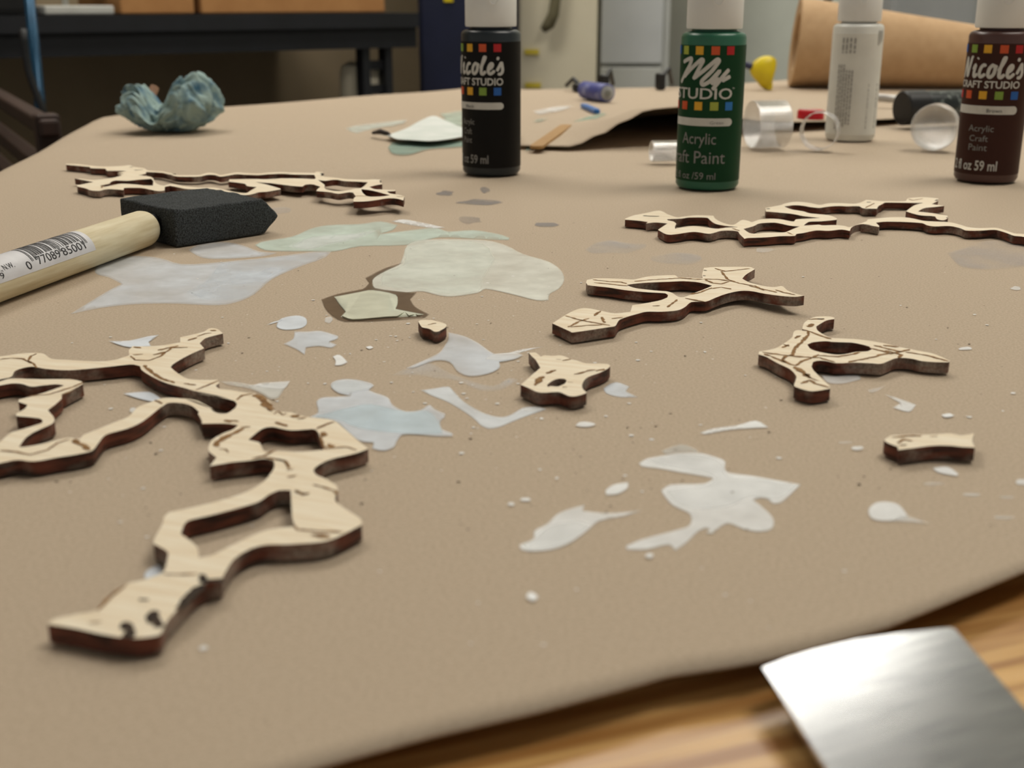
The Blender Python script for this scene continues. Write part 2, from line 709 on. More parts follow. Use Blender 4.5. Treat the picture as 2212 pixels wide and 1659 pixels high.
def paint(pts, col=WHITE, alpha=0.8, rough=0.55, thick=0.0, name='paint_smear', fade=None):
    layer[0] += 1
    z0 = 0.00012 + 0.00001 * (layer[0] % 24)
    alpha = min(0.97, alpha * 1.15 if alpha > 0.3 else alpha)
    if fade is None:
        xs = [p[0] for p in pts]
        ys = [p[1] for p in pts]
        m_ = min(max(xs) - min(xs), max(ys) - min(ys))
        fade = max(1.0, min(4.0, m_ * 0.10)) * (1.0 if alpha > 0.6 else 1.8)
    return film(name, pts, pmat(col, alpha, rough), paper, z0, fade, thick=thick)


def ell(cx, cy, rx, ry, n=11, jag=0.14, rot=0.0):
    out = []
    for k in range(n):
        a = 2 * math.pi * k / n
        r = 1 + random.uniform(-jag, jag)
        x, y = rx * r * math.cos(a), ry * r * math.sin(a)
        out.append((cx + x * math.cos(rot) - y * math.sin(rot), cy + x * math.sin(rot) + y * math.cos(rot)))
    return out


P1 = (100, 440, 1.8433)
P2 = (560, 640, 3.16)
P3 = (1080, 880, 1.954)
P4 = (900, 380, 2.765)
P6 = (1500, 520, 3.107)
Z1 = (0, 650, 4.046)
Z2 = (400, 780, 5.027)
Z3 = (60, 980, 2.836)
Z0 = (0, 760, 5.923)
Z4 = (1160, 550, 3.568)
Z5 = (1600, 660, 4.096)
Z7 = (1110, 740, 9.617)
Z8 = (890, 680, 22.12)

paint(Z(*P1, [(95, 440), (150, 405), (240, 350), (300, 320), (250, 295), (200, 280), (195, 255), (240, 225), (330, 208), (450, 215), (540, 240), (700, 232), (900, 212), (1050, 192), (1135, 190), (1110, 215), (1000, 255), (900, 300), (830, 360), (760, 392), (690, 405), (600, 402), (480, 397), (330, 402), (200, 418)]), BLUISH, 0.52)
paint(Z(*P1, [(700, 235), (900, 214), (1050, 195), (1130, 192), (1000, 250), (900, 290), (830, 350), (770, 380), (640, 385), (560, 350), (640, 300)]), BLUISH, 0.28)
paint(Z(*P1, [(565, 185), (600, 165), (700, 152), (780, 165), (850, 190), (920, 195), (860, 210), (700, 220), (620, 215)]), BLUISH, 0.5)
paint(Z(*P1, [(830, 165), (860, 150), (980, 130), (1050, 100), (1120, 85), (1250, 80), (1330, 70), (1400, 85), (1380, 105), (1330, 120), (1450, 105), (1550, 95), (1600, 110), (1700, 105), (1800, 120), (1845, 135), (1840, 145), (1700, 140), (1560, 135), (1430, 165), (1250, 170), (1150, 190), (1050, 190), (950, 190), (870, 185)]), (190, 204, 194), 0.66)
paint(Z(*P1, [(960, 170), (1060, 130), (1200, 120), (1320, 105), (1240, 140), (1120, 165), (1040, 185)]), WHITE, 0.4)
paint(Z(*P1, [(1375, 70), (1420, 62), (1500, 75), (1590, 95), (1540, 98), (1450, 85)]), WHITE, 0.75)
paint(Z(*P1, [(1435, 165), (1480, 145), (1600, 140), (1750, 145), (1830, 165), (1900, 200), (2000, 230), (2050, 265), (2063, 305), (2040, 340), (2005, 360), (2000, 385), (1950, 385), (1850, 360), (1750, 340), (1720, 355), (1620, 370), (1560, 365), (1500, 350), (1440, 355), (1390, 370), (1300, 350), (1275, 355), (1300, 330), (1290, 295), (1340, 265), (1400, 245), (1420, 210)]), (212, 214, 205), 0.62)
paint(Z(*P1, [(1440, 165), (1600, 145), (1740, 160), (1790, 220), (1740, 300), (1720, 350), (1600, 360), (1500, 345), (1420, 340), (1330, 330), (1340, 275), (1420, 240)]), (214, 218, 210), 0.4)
paint(Z(*P1, [(1095, 380), (1160, 358), (1260, 338), (1285, 315), (1270, 295), (1350, 255), (1420, 235), (1330, 280), (1300, 305), (1310, 335), (1440, 352), (1475, 352), (1450, 380), (1470, 410), (1525, 440), (1500, 455), (1190, 470), (1120, 430)]), (112, 92, 70), 0.72, 0.4, name='wet_patch')
wet = paint(Z(*P1, [(1145, 370), (1250, 350), (1300, 343), (1392, 362), (1400, 395), (1392, 418), (1450, 430), (1505, 440), (1480, 448), (1350, 455), (1220, 465), (1172, 450), (1190, 430), (1165, 400)]), (216, 220, 202), 0.97, 0.22, thick=0.0005, name='wet_paint_puddle', fade=3.0)
paint(Z(*P2, [(120, 190), (150, 150), (250, 130), (315, 145), (325, 190), (280, 220), (180, 230), (125, 215)]), BLUISH, 0.85)
paint(Z(*P2, [(48, 197), (100, 172), (160, 158), (140, 172), (95, 185)]), BLUISH, 0.8)
paint(Z(*P2, [(240, 240), (330, 240), (420, 235), (540, 270), (535, 290), (480, 310), (530, 330), (490, 352), (410, 340), (320, 350), (310, 400), (250, 360), (165, 325), (230, 290)]), BLUISH, 0.62)
paint(Z(*P2, [(450, 145), (490, 138), (505, 160), (480, 185), (445, 175)]), WHITE, 0.45)
paint(Z(*P2, [(725, 345), (760, 338), (780, 350), (750, 360)]), WHITE, 0.9)
paint(Z(*P2, [(500, 410), (550, 398), (605, 450), (560, 470), (515, 472), (520, 440)]), WHITE, 0.85)
paint(Z(*Z2, [(380, 220), (560, 225), (730, 255), (820, 235), (1140, 215), (1080, 300), (1010, 400), (920, 410), (860, 370), (700, 300), (480, 260)]), (214, 216, 214), 0.5)
paint(Z(*Z2, [(730, 265), (820, 240), (1140, 215), (1070, 300), (880, 290)]), WHITE, 0.6)
paint(Z(*P2, [(490, 620), (500, 585), (570, 565), (660, 568), (760, 590), (785, 610), (750, 640), (800, 660), (880, 690), (910, 740), (1000, 785), (1100, 775), (1160, 740), (1200, 770), (1270, 800), (1265, 830), (1240, 850), (1240, 900), (1320, 935), (1320, 955), (1200, 955), (1100, 945), (980, 945), (940, 990), (920, 1030), (850, 1055), (770, 1040), (780, 1000), (680, 985), (600, 920), (510, 850), (330, 830), (400, 790), (390, 720), (430, 690), (520, 685), (620, 680), (540, 660)]), BLUISH, 0.6)
paint(Z(*P2, [(340, 825), (600, 760), (760, 735), (1000, 785), (1150, 780), (1230, 860), (1250, 940), (1080, 940), (900, 930), (680, 900), (520, 840)]), (196, 212, 220), 0.55)
paint(Z(*P2, [(495, 620), (505, 590), (570, 568), (660, 570), (780, 605), (740, 635), (620, 660), (540, 658)]), (216, 222, 224), 0.5)
paint(Z(*P2, [(1290, 245), (1400, 270), (1500, 320), (1600, 390), (1700, 400), (1800, 400), (1740, 430), (1640, 450), (1640, 490), (1560, 530), (1430, 545), (1350, 510), (1300, 450), (1200, 440), (1050, 490), (1000, 490), (1220, 390), (1270, 330), (1290, 290)]), BLUISH, 0.55)
paint(Z(*P2, [(1560, 410), (1620, 390), (1760, 385), (1800, 402), (1740, 430), (1620, 440), (1540, 430)]), WHITE, 0.45)
paint(Z(*P2, [(1600, 395), (1700, 385), (1800, 360), (1940, 345), (1850, 365), (1740, 395)]), WHITE, 0.65)
paint(Z(*P2, [(900, 540), (1010, 490), (1150, 450), (1300, 520), (1450, 580), (1600, 610), (1700, 560), (1770, 570), (1650, 640), (1500, 640), (1350, 575), (1200, 560), (1080, 540)]), BLUISH, 0.27)
paint(Z(*P2, [(1100, 640), (1180, 630), (1290, 615), (1330, 650), (1400, 720), (1520, 790), (1620, 820), (1700, 815), (1800, 760), (1890, 755), (1965, 770), (1850, 810), (1720, 860), (1650, 890), (1570, 905), (1510, 880), (1480, 850), (1400, 790), (1280, 720), (1180, 680)]), (208, 214, 218), 0.66)
paint(Z(*P2, [(1800, 765), (1880, 752), (1965, 770), (1900, 785), (1820, 785)]), WHITE, 0.6)
paint([(1303, 838), (1330, 825), (1360, 835), (1352, 845), (1378, 858), (1340, 858), (1310, 850)], BLUISH, 0.6)
paint(Z(*P3, [(585, 235), (620, 215), (700, 200), (760, 190), (840, 190), (900, 205), (950, 225), (950, 260), (970, 275), (1080, 290), (1270, 325), (1240, 355), (1190, 400), (1150, 405), (1120, 380), (1070, 390), (1120, 430), (1155, 470), (1150, 510), (1100, 525), (1030, 515), (960, 490), (900, 525), (870, 510), (830, 530), (790, 570), (740, 605), (710, 580), (620, 600), (535, 600), (530, 585), (600, 555), (750, 515), (800, 495), (800, 450), (730, 415), (690, 370), (680, 350), (720, 325), (860, 320), (900, 300), (850, 290), (760, 275), (680, 260), (600, 250)]), WHITE, 0.72)
paint(Z(*P3, [(620, 220), (760, 195), (890, 210), (940, 240), (960, 290), (1080, 300), (1260, 328), (1180, 390), (1060, 380), (960, 420), (820, 430), (740, 400), (700, 350), (880, 325), (910, 300), (860, 275), (700, 250)]), WHITE, 0.5)
paint(Z(*P3, [(680, 182), (760, 155), (830, 175), (838, 190), (760, 190), (700, 198)]), (206, 208, 206), 0.45)
paint(Z(*P3, [(80, 580), (140, 555), (145, 520), (200, 490), (240, 450), (300, 425), (360, 410), (350, 435), (460, 445), (600, 435), (520, 460), (420, 480), (370, 520), (300, 570), (220, 600), (130, 608), (90, 600)]), WHITE, 0.74)
paint(Z(*P3, [(90, 582), (150, 550), (210, 500), (330, 480), (380, 500), (300, 565), (200, 598), (120, 603)]), WHITE, 0.5)
paint(Z(*P3, [(445, 350), (480, 325), (540, 315), (540, 340), (500, 365), (450, 370)]), WHITE, 0.95)
paint(Z(*P3, [(842, 108), (900, 88), (1000, 75), (1080, 55), (1135, 85), (1060, 88), (960, 97), (870, 113)]), WHITE, 0.92)
paint(Z(*P3, [(1555, 430), (1590, 400), (1650, 398), (1690, 415), (1725, 460), (1640, 480), (1570, 470)]), WHITE, 0.78)
paint(Z(*P3, [(1690, 455), (1725, 460), (1820, 490), (1720, 485), (1640, 480)]), WHITE, 0.45)
paint(Z(*P3, [(1825, 255), (1890, 250), (1935, 280), (1930, 290), (1850, 275)]), WHITE, 0.88)
for x, y, rx, ry, al in ((108, 388, 25, 8, .9), (48, 408, 15, 7, .8), (360, 72, 40, 12, .7), (1510, 172, 28, 9, .6), (1890, 33, 25, 8, .85), (632, 625, 18, 10, .7),
                         (135, 798, 22, 18, .9), (168, 262, 8, 4, .8), (240, 298, 8, 4, .8), (528, 287, 9, 4, .8), (640, 135, 11, 4, .8), (1990, 368, 45, 8, .35), (1830, 322, 50, 8, .28),
                         (2125, 465, 45, 9, .3), (2205, 315, 25, 14, .6), (2140, 380, 30, 6, .25), (600, 355, 7, 4, .7), (175, 47, 8, 4, .8), (1460, 148, 30, 6, .25)):
    q = ell(x, y, rx, ry, jag=0.18)
    paint(Z(*P3, q), WHITE, al, name='paint_drip')
paint(Z(*P6, [(850, 900), (930, 905), (1100, 900), (1120, 930), (1000, 960), (900, 955), (870, 930)]), (208, 210, 212), 0.5)
paint(Z(*P6, [(1275, 1030), (1350, 1050), (1490, 1100), (1440, 1150), (1330, 1120), (1380, 1090)]), WHITE, 0.6)
paint(Z(*P6, [(1160, 1000), (1290, 970), (1230, 1010), (1180, 1020)]), WHITE, 0.3)
for x, y, rx, ry, al in ((1815, 722, 42, 11, .6), (2155, 318, 40, 12, .5), (1700, 1172, 40, 11, .8), (2140, 1022, 18, 6, .8), (1385, 434, 10, 3, .8), (1880, 495, 12, 4, .7), (2070, 1142, 9, 4, .8), (470, 60, 70, 16, .3)):
    paint(Z(*P6, ell(x, y, rx, ry, jag=0.25)), WHITE, al, name='paint_drip')
paint(Z(*Z1, [(950, 350), (1130, 345), (1280, 310), (1390, 295), (1300, 360), (1320, 395), (1130, 405), (1000, 370)]), BLUISH, 0.75)
paint(Z(*Z1, [(1075, 810), (1150, 800), (1310, 795), (1390, 840), (1410, 860), (1340, 880), (1200, 850)]), BLUISH, 0.75)
paint(Z(*Z1, ell(1170, 955, 40, 22)), WHITE, 0.6, name='paint_drip')
paint(Z(*Z3, ell(770, 728, 62, 38, rot=-0.5)), BLUISH, 0.9, name='paint_drip')
for x, y, rx, ry, al in ((170, 105, 55, 16, .45), (410, 85, 34, 18, .4), (365, 158, 130, 18, .45), (320, 262, 72, 24, .3), (780, 292, 85, 16, .4), (1190, 430, 190, 40, .22), (1560, 495, 150, 34, .18)):
    paint(Z(*P4, ell(x, y, rx, ry, jag=0.22)), GREY if y < 400 else (176, 178, 184), al, name='paint_stain')
paint([(838, 318), (850, 306), (920, 304), (1000, 303), (1000, 318), (930, 322), (880, 335), (848, 332)], TEAL, 0.55)
paint([(1133, 306), (1160, 296), (1178, 300), (1160, 318), (1136, 326)], TEAL, 0.5)
paint([(745, 278), (770, 270), (880, 258), (870, 268), (800, 280), (770, 288)], (196, 206, 200), 0.5)
paint([(950, 245), (1000, 238), (1000, 280), (970, 270)], (176, 194, 182), 0.5)
paint(ell(600, 455, 30, 8, jag=.2), (178, 182, 190), 0.25, name='paint_stain')
paint(ell(2150, 555, 110, 30, jag=.2), (166, 166, 172), 0.22, name='paint_stain')

# uncountable pin-point spatter
bm = bmesh.new()
for k in range(260):
    px, py = random.uniform(120, 2180), random.uniform(560, 1500)
    if random.random() < .6:
        px, py = random.gauss(900, 330), random.gauss(800, 130)
    if not (60 < px < 2190 and 480 < py < 1420) or (py > 1230 - (px - 2212) * 0.28 - 20):
        continue
    c = G(px, py, 0.0002)
    r = random.choice((.00022, .00030, .00045, .0006)) * random.uniform(.6, 1.2)
    n = 7
    bm.faces.new([bm.verts.new(c + Vector((r * math.cos(2 * math.pi * q / n) * random.uniform(.7, 1.3), r * math.sin(2 * math.pi * q / n) * random.uniform(.7, 1.3), 0))) for q in range(n)])
fl = bobj('paint_spatter', bm, mat('spatter_white', srgb(228, 228, 226), 0.6, col2=srgb(214, 212, 206), scale=300), paper)
fl['kind'] = 'stuff'
bm = bmesh.new()
for k in range(150):
    px, py = random.uniform(120, 2180), random.uniform(480, 1150)
    c = G(px, py, 0.0002)
    r = random.choice((.00018, .00025, .00035))
    n = 6
    bm.faces.new([bm.verts.new(c + Vector((r * math.cos(2 * math.pi * q / n) * random.uniform(.6, 1.7), r * math.sin(2 * math.pi * q / n) * random.uniform(.6, 1.3), 0))) for q in range(n)])
fl = bobj('dark_specks', bm, mat('dark_speck', srgb(84, 68, 52), 0.9, col2=srgb(60, 48, 36), scale=500), paper)
fl['kind'] = 'stuff'

# ------------------------------------------------------------------ laser-cut plywood pieces
PT = 0.0030
GAP = 0.0006


def cutout(loops, lines, label, lift=None, width=0.0007, black=(), corner=48.0):
    o = solid('plywood_cutout', loops, PT, [M['ply'], M['edge']], z0=GAP, lift=lift, corner=corner)
    tag(o, label, 'wood cutout', 'laser-cut plywood pieces on the paper')
    zf = (lambda x, y: GAP + PT + (lift(x, y) if lift else 0.0))
    if lines:
        strips('engraving', lines, M['char'], o, zf, width)['kind'] = 'stuff'
    if black:
        strips('scorch_mark', black, M['char_black'], o, zf, 0.0016)['kind'] = 'stuff'
    return o


# big branching piece at the left
outerA = (Z(*Z1, [(-330, 520), (0, 485), (200, 458), (370, 458), (450, 505), (600, 515), (850, 528), (1000, 515), (1130, 475), (1125, 430), (1160, 395), (1215, 398), (1400, 390), (1575, 362), (1575, 318), (1780, 270), (1830, 240), (1900, 245), (1948, 285), (1800, 325), (1745, 370), (1785, 415), (1700, 450), (1600, 500), (1510, 555), (1492, 580), (1540, 622), (1640, 680), (1800, 690), (1905, 688)])
          + Z(*Z2, [(368, 240), (330, 270), (372, 300), (500, 315), (680, 345), (750, 350), (830, 385), (930, 450), (950, 520), (990, 545), (1110, 553), (1150, 558), (1320, 605), (1600, 640), (1700, 710), (1850, 840), (1988, 952), (1850, 1002), (1600, 1060), (1480, 1110), (1400, 1170), (1395, 1195), (1425, 1235), (1550, 1290), (1640, 1350), (1655, 1400), (1630, 1480)])
          + Z(*Z3, [(1890, 295), (1950, 340), (2040, 400), (2046, 435), (1900, 510), (1800, 540), (1600, 555), (1450, 560), (1350, 590), (1260, 650), (1205, 735), (1190, 775), (1090, 795), (1000, 860), (920, 950), (850, 1030), (830, 1075), (800, 1112), (640, 1130), (450, 1105), (300, 1072), (122, 1045), (160, 1012), (300, 982), (420, 958), (500, 880), (600, 800), (700, 775), (800, 742), (838, 712), (862, 610), (840, 588), (770, 552), (775, 520), (825, 430), (835, 390), (870, 358), (1000, 330), (1200, 280), (1350, 228), (1450, 165), (1505, 95)])
          + Z(*Z2, [(970, 1110), (950, 1075), (850, 1060), (700, 1080), (500, 1100), (268, 1140), (340, 1045), (262, 985), (255, 930), (290, 860), (400, 790), (520, 742), (572, 695), (430, 678), (182, 680), (178, 640), (140, 572)])
          + Z(*Z1, [(1740, 970), (1680, 920), (1600, 895), (1480, 890), (1420, 920), (1360, 965), (1280, 1030), (1200, 1080), (1100, 1120), (950, 1160), (900, 1190), (862, 1240), (800, 1310), (650, 1345), (500, 1368), (300, 1402), (150, 1390), (0, 1418), (-330, 1470)]))
h1 = (Z(*Z0, [(-70, 385), (0, 352), (140, 320), (200, 240), (400, 190), (600, 220), (900, 235), (1300, 200)])
      + Z(*Z1, [(1000, 570), (1150, 555), (1225, 570), (1240, 605), (1330, 662), (1450, 717), (1600, 757), (1700, 787), (1850, 817), (2000, 850)])
      + Z(*Z2, [(120, 352), (280, 372), (420, 402), (530, 432), (562, 465), (545, 505), (450, 568), (330, 558), (250, 500), (120, 440), (0, 412)])
      + Z(*Z1, [(1870, 952), (1790, 905), (1700, 865), (1560, 850), (1420, 850), (1300, 890), (1200, 932), (1120, 1012), (1000, 1060), (830, 1130), (730, 1170), (690, 1205), (600, 1195)])
      + Z(*Z0, [(700, 1135), (500, 1185), (300, 1218), (242, 1216), (330, 1100), (450, 1020), (650, 930), (696, 890), (690, 840), (650, 790), (612, 745), (700, 680), (790, 600), (790, 555), (920, 490), (1062, 412), (1045, 378), (900, 350), (500, 350), (140, 342), (0, 378)]))
h2 = Z(*Z0, [(-70, 445), (0, 430), (150, 405), (280, 410), (400, 445), (550, 430), (720, 415), (822, 430), (600, 510), (380, 575), (238, 610), (235, 640), (350, 678), (320, 725), (203, 792), (210, 822), (500, 850), (548, 880), (530, 912), (250, 1000), (130, 1040), (0, 1150), (-70, 1190)])
h3 = Z(*Z2, [(688, 855), (760, 790), (850, 730), (950, 715), (1050, 735), (1160, 752), (1350, 740), (1412, 745), (1452, 790), (1478, 900), (1505, 962), (1250, 985), (1000, 975), (900, 985), (850, 968), (810, 890), (760, 872)])
h4 = Z(*Z3, [(938, 492), (960, 430), (1000, 405), (1150, 370), (1400, 300), (1480, 250), (1540, 225), (1612, 225), (1615, 300), (1622, 400), (1640, 445), (1500, 460), (1400, 490), (1250, 560), (1130, 620), (1048, 637), (1040, 580), (1010, 545)])
linesA = [
    Z(*Z2, [(560, 420), (620, 370), (740, 352)]), (Z(*Z2, [(770, 360), (830, 410), (880, 460), (940, 530)]), 0.0022), (Z(*Z2, [(900, 530), (950, 545)]), 0.001), Z(*Z2, [(960, 575), (1010, 545), (1060, 585), (1105, 560)]),
    (Z(*Z2, [(1155, 590), (1230, 605)]), 0.0025), Z(*Z2, [(1220, 630), (1315, 608)]), (Z(*Z2, [(980, 660), (1050, 690), (1110, 705)]), 0.0012), Z(*Z2, [(1420, 735), (1520, 690), (1615, 655)]),
    (Z(*Z2, [(1490, 770), (1510, 820)]), 0.0018), Z(*Z2, [(1470, 820), (1500, 920), (1530, 950), (1600, 945)]), (Z(*Z2, [(1550, 900), (1595, 940)]), 0.0018), Z(*Z2, [(1600, 945), (1750, 930), (1860, 968)]),
    (Z(*Z2, [(640, 730), (540, 775), (420, 830), (330, 895), (340, 930)]), 0.0018), Z(*Z2, [(370, 950), (440, 955), (465, 995)]), (Z(*Z2, [(430, 640), (500, 660)]), 0.002), (Z(*Z2, [(500, 640), (580, 655)]), 0.001), Z(*Z2, [(600, 715), (710, 712)]),
    Z(*Z2, [(720, 1060), (850, 1030), (980, 965)]), Z(*Z2, [(850, 1040), (960, 1060), (1080, 1080), (1110, 1130)]), (Z(*Z2, [(1100, 1180), (1180, 1170)]), 0.0012), (Z(*Z2, [(1110, 1260), (1210, 1240)]), 0.0012),
    Z(*Z2, [(1390, 1340), (1500, 1370), (1625, 1405), (1645, 1450)]), (Z(*Z2, [(1200, 1400), (1280, 1450), (1350, 1430)]), 0.0014), Z(*Z2, [(120, 310), (250, 260), (362, 208)]),
    Z(*Z1, [(240, 530), (270, 480), (320, 460)]), Z(*Z1, [(240, 520), (290, 545), (320, 585)]), Z(*Z1, [(0, 510), (100, 497), (200, 505), (280, 545)]), Z(*Z1, [(1140, 480), (1180, 515), (1300, 520), (1400, 485), (1500, 410), (1640, 405)]),
    (Z(*Z1, [(1340, 470), (1470, 440)]), 0.0014), (Z(*Z1, [(1380, 430), (1560, 392)]), 0.0014), (Z(*Z1, [(1640, 345), (1720, 320)]), 0.001), Z(*Z1, [(1720, 310), (1790, 285), (1850, 280)]), (Z(*Z1, [(1840, 255), (1890, 258)]), 0.0016), (Z(*Z1, [(1170, 400), (1235, 410)]), 0.0016),
    (Z(*Z1, [(1260, 560), (1330, 625), (1420, 680), (1530, 715)]), 0.0012), Z(*Z1, [(1160, 470), (1250, 465)]), (Z(*Z1, [(1610, 720), (1710, 735)]), 0.001), Z(*Z1, [(250, 830), (430, 815), (640, 750), (740, 705)]), Z(*Z1, [(540, 820), (640, 780)]),
    (Z(*Z1, [(640, 1210), (700, 1250), (790, 1300)]), 0.0016), Z(*Z1, [(0, 1305), (150, 1320), (260, 1345), (420, 1300), (500, 1240), (610, 1205)]), Z(*Z1, [(1350, 865), (1420, 900)]),
    Z(*Z3, [(830, 735), (950, 740), (1040, 735)]), Z(*Z3, [(430, 960), (500, 880), (600, 805)]), Z(*Z3, [(1640, 230), (1720, 250)]), Z(*Z3, [(1630, 440), (1650, 465), (1800, 475), (1930, 480)]), (Z(*Z3, [(1740, 495), (1850, 510)]), 0.0014), Z(*Z3, [(370, 1040), (450, 1030)]), Z(*Z3, [(1520, 30), (1590, 50), (1600, 90)]),
]
cutout([outerA, h1, h2, h3, h4], linesA, 'large branching plywood cutout with three openings and a blackened pointed foot', width=0.0006,
       black=[Z(*Z3, [(1050, 740), (1090, 780), (1180, 770), (1200, 790)]), (Z(*Z3, [(680, 898), (740, 892)]), 0.0022), Z(*Z3, [(770, 960), (757, 1010), (820, 1060)]), Z(*Z3, [(595, 1030), (615, 1080), (640, 1125)]), (Z(*Z3, [(1080, 800), (1010, 860), (930, 950)]), 0.0022)])

outerX = Z(*Z4, [(378, 215), (385, 195), (460, 182), (650, 187), (740, 192), (800, 180), (880, 165), (1060, 158), (1090, 175), (1150, 178), (1275, 182), (1273, 150), (1287, 102), (1370, 95), (1640, 95), (1680, 112), (1610, 155), (1582, 185), (1640, 215), (1750, 242), (1830, 250), (1890, 243), (1930, 275), (1990, 300), (2060, 316), (1990, 325), (1880, 318), (1750, 300), (1640, 280), (1550, 282), (1450, 305), (1370, 335), (1300, 362), (1190, 366), (1140, 405), (1080, 430), (960, 440), (850, 440), (780, 455), (640, 500), (605, 548), (560, 558), (275, 600), (250, 590), (118, 530), (215, 468), (300, 425), (380, 412), (490, 432), (600, 452), (720, 440), (728, 415), (735, 390), (850, 372), (950, 352), (1005, 330), (1010, 312), (985, 298), (850, 290), (720, 278), (640, 268), (560, 255), (450, 243), (390, 235)])
hX = Z(*Z4, [(690, 235), (740, 226), (850, 216), (1000, 210), (1130, 205), (1250, 215), (1350, 240), (1280, 270), (1200, 300), (1140, 325), (1090, 325), (1025, 288), (900, 275), (760, 258)])
linesX = [Z(*Z4, p) for p in ([(430, 192), (560, 207), (650, 210), (690, 222)], [(440, 215), (600, 230), (700, 242)], [(1370, 105), (1450, 128), (1640, 107)], [(1420, 128), (1470, 190), (1560, 220), (1680, 240), (1750, 275)],
                              [(1280, 187), (1400, 190), (1500, 205)], [(1300, 192), (1350, 217), (1420, 225), (1480, 208)], [(750, 205), (900, 192), (1100, 180), (1280, 190)], [(1350, 262), (1420, 250), (1500, 265)],
                              [(220, 470), (330, 503), (480, 530), (560, 545)], [(240, 558), (330, 512), (400, 490)], [(262, 558), (380, 545), (500, 540)], [(500, 480), (520, 525)], [(575, 492), (660, 482)],
                              [(890, 395), (950, 392)], [(1000, 405), (1050, 370), (1080, 345)], [(1140, 335), (1290, 362)], [(440, 470), (490, 432)], [(1840, 270), (1900, 290), (1990, 308)], [(1180, 305), (1260, 290), (1350, 255)], [(1640, 240), (1740, 265), (1850, 290)])]
cutout([outerX, hX], linesX, 'X-shaped plywood cutout with one open slot, engraved cracks and a raised arm',
       lift=lambda x, y: max(0.0, (x - 1500) / 236.0) * 0.0022, width=0.0008,
       black=[(Z(*Z4, [(1290, 118), (1310, 122)]), 0.0016), (Z(*Z4, [(1280, 160), (1300, 163)]), 0.0016)])

outerS = Z(*Z7, [(308, 212), (440, 205), (500, 240), (560, 292), (640, 265), (800, 275), (1000, 270), (1200, 350), (1300, 370), (1450, 420), (1600, 435), (1800, 435), (1960, 450), (2002, 490), (1950, 540), (1800, 620), (1600, 690), (1500, 745), (1440, 820), (1415, 900), (1440, 970), (1512, 1042), (1420, 1080), (1280, 1115), (1150, 1110), (1050, 1070), (950, 1030), (800, 1030), (650, 1040), (500, 1030), (380, 980), (250, 920), (138, 875), (200, 830), (400, 650), (552, 525), (460, 370), (380, 290)])
hS = Z(*Z7, [(688, 880), (760, 820), (850, 770), (950, 750), (1050, 755), (1100, 790), (1060, 850), (980, 890), (900, 915), (760, 905), (710, 925)])
linesS = [(Z(*Z7, [(440, 890), (520, 770), (620, 700)]), 0.0016), (Z(*Z7, [(680, 640), (800, 590), (880, 572)]), 0.0014), (Z(*Z7, [(1250, 660), (1400, 630), (1550, 580), (1700, 565)]), 0.0010), (Z(*Z7, [(1000, 370), (1190, 345)]), 0.0012),
          (Z(*Z7, [(1700, 590), (1880, 545)]), 0.0014), Z(*Z7, [(880, 345), (980, 350)]), (Z(*Z7, [(1110, 815), (1230, 825)]), 0.0005), (Z(*Z7, [(1010, 920), (1100, 930)]), 0.001)]
cutout([outerS, hS], linesS, 'small three-cornered plywood cutout with a small oval hole beside white smears', width=0.0006)

outerT = Z(*Z5, [(830, 108), (800, 98), (720, 95), (640, 105), (565, 150), (545, 205), (590, 228), (500, 218), (468, 235), (455, 280), (390, 330), (300, 380), (162, 408), (158, 432), (230, 455), (290, 490), (370, 530), (440, 565), (490, 620), (490, 650), (473, 700), (480, 716), (560, 745), (650, 757), (792, 735), (785, 710), (720, 650), (650, 580), (626, 540), (640, 500), (680, 488), (750, 490), (850, 510), (1000, 505), (1150, 510), (1240, 515), (1310, 490), (1380, 465), (1500, 468), (1600, 490), (1720, 500), (1840, 502), (1850, 490), (1800, 465), (1700, 425), (1550, 395), (1400, 365), (1250, 330), (1050, 300), (870, 290), (800, 285), (740, 260), (680, 220), (668, 185), (700, 165), (760, 132), (828, 120)])
hT = Z(*Z5, [(590, 345), (640, 325), (750, 315), (820, 322), (900, 325), (1000, 330), (1130, 360), (1162, 385), (1120, 405), (1020, 410), (950, 425), (850, 435), (720, 415), (620, 385)])
linesT = [Z(*Z5, p) for p in ([(190, 412), (400, 440), (560, 455), (640, 460), (690, 432)], [(370, 480), (400, 450), (460, 435), (480, 380), (540, 320), (600, 260), (600, 225)], [(370, 480), (440, 520), (490, 530), (540, 490), (630, 462)],
                              [(530, 690), (610, 660), (660, 690), (785, 725)], [(640, 460), (700, 460), (830, 500)], [(690, 440), (860, 452), (1000, 428), (1060, 412)], [(950, 500), (1150, 460), (1260, 430), (1330, 420)],
                              [(1140, 375), (1250, 400), (1330, 425), (1440, 400), (1500, 388)], [(1280, 395), (1420, 435), (1400, 462)], [(1460, 410), (1650, 440), (1840, 492)], [(555, 212), (640, 240), (720, 270), (800, 295)],
                              [(600, 122), (740, 115)], [(365, 372), (430, 345)], [(380, 340), (430, 360)], [(1180, 350), (1300, 380), (1420, 410)], [(210, 425), (320, 470), (400, 505)])]
linesT += [(Z(*Z5, [(475, 540), (550, 590), (610, 640)]), 0.0018), (Z(*Z5, [(560, 600), (620, 640), (690, 665)]), 0.0008), (Z(*Z5, [(1260, 350), (1400, 366)]), 0.0014), (Z(*Z5, [(680, 118), (740, 118)]), 0.0014), (Z(*Z5, [(610, 190), (640, 160)]), 0.0024), (Z(*Z5, [(480, 290), (530, 265)]), 0.0014)]
cutout([outerT, hT], linesT, 'T-shaped plywood cutout with a hooked end, long oval slot and crackle engraving', width=0.0009)

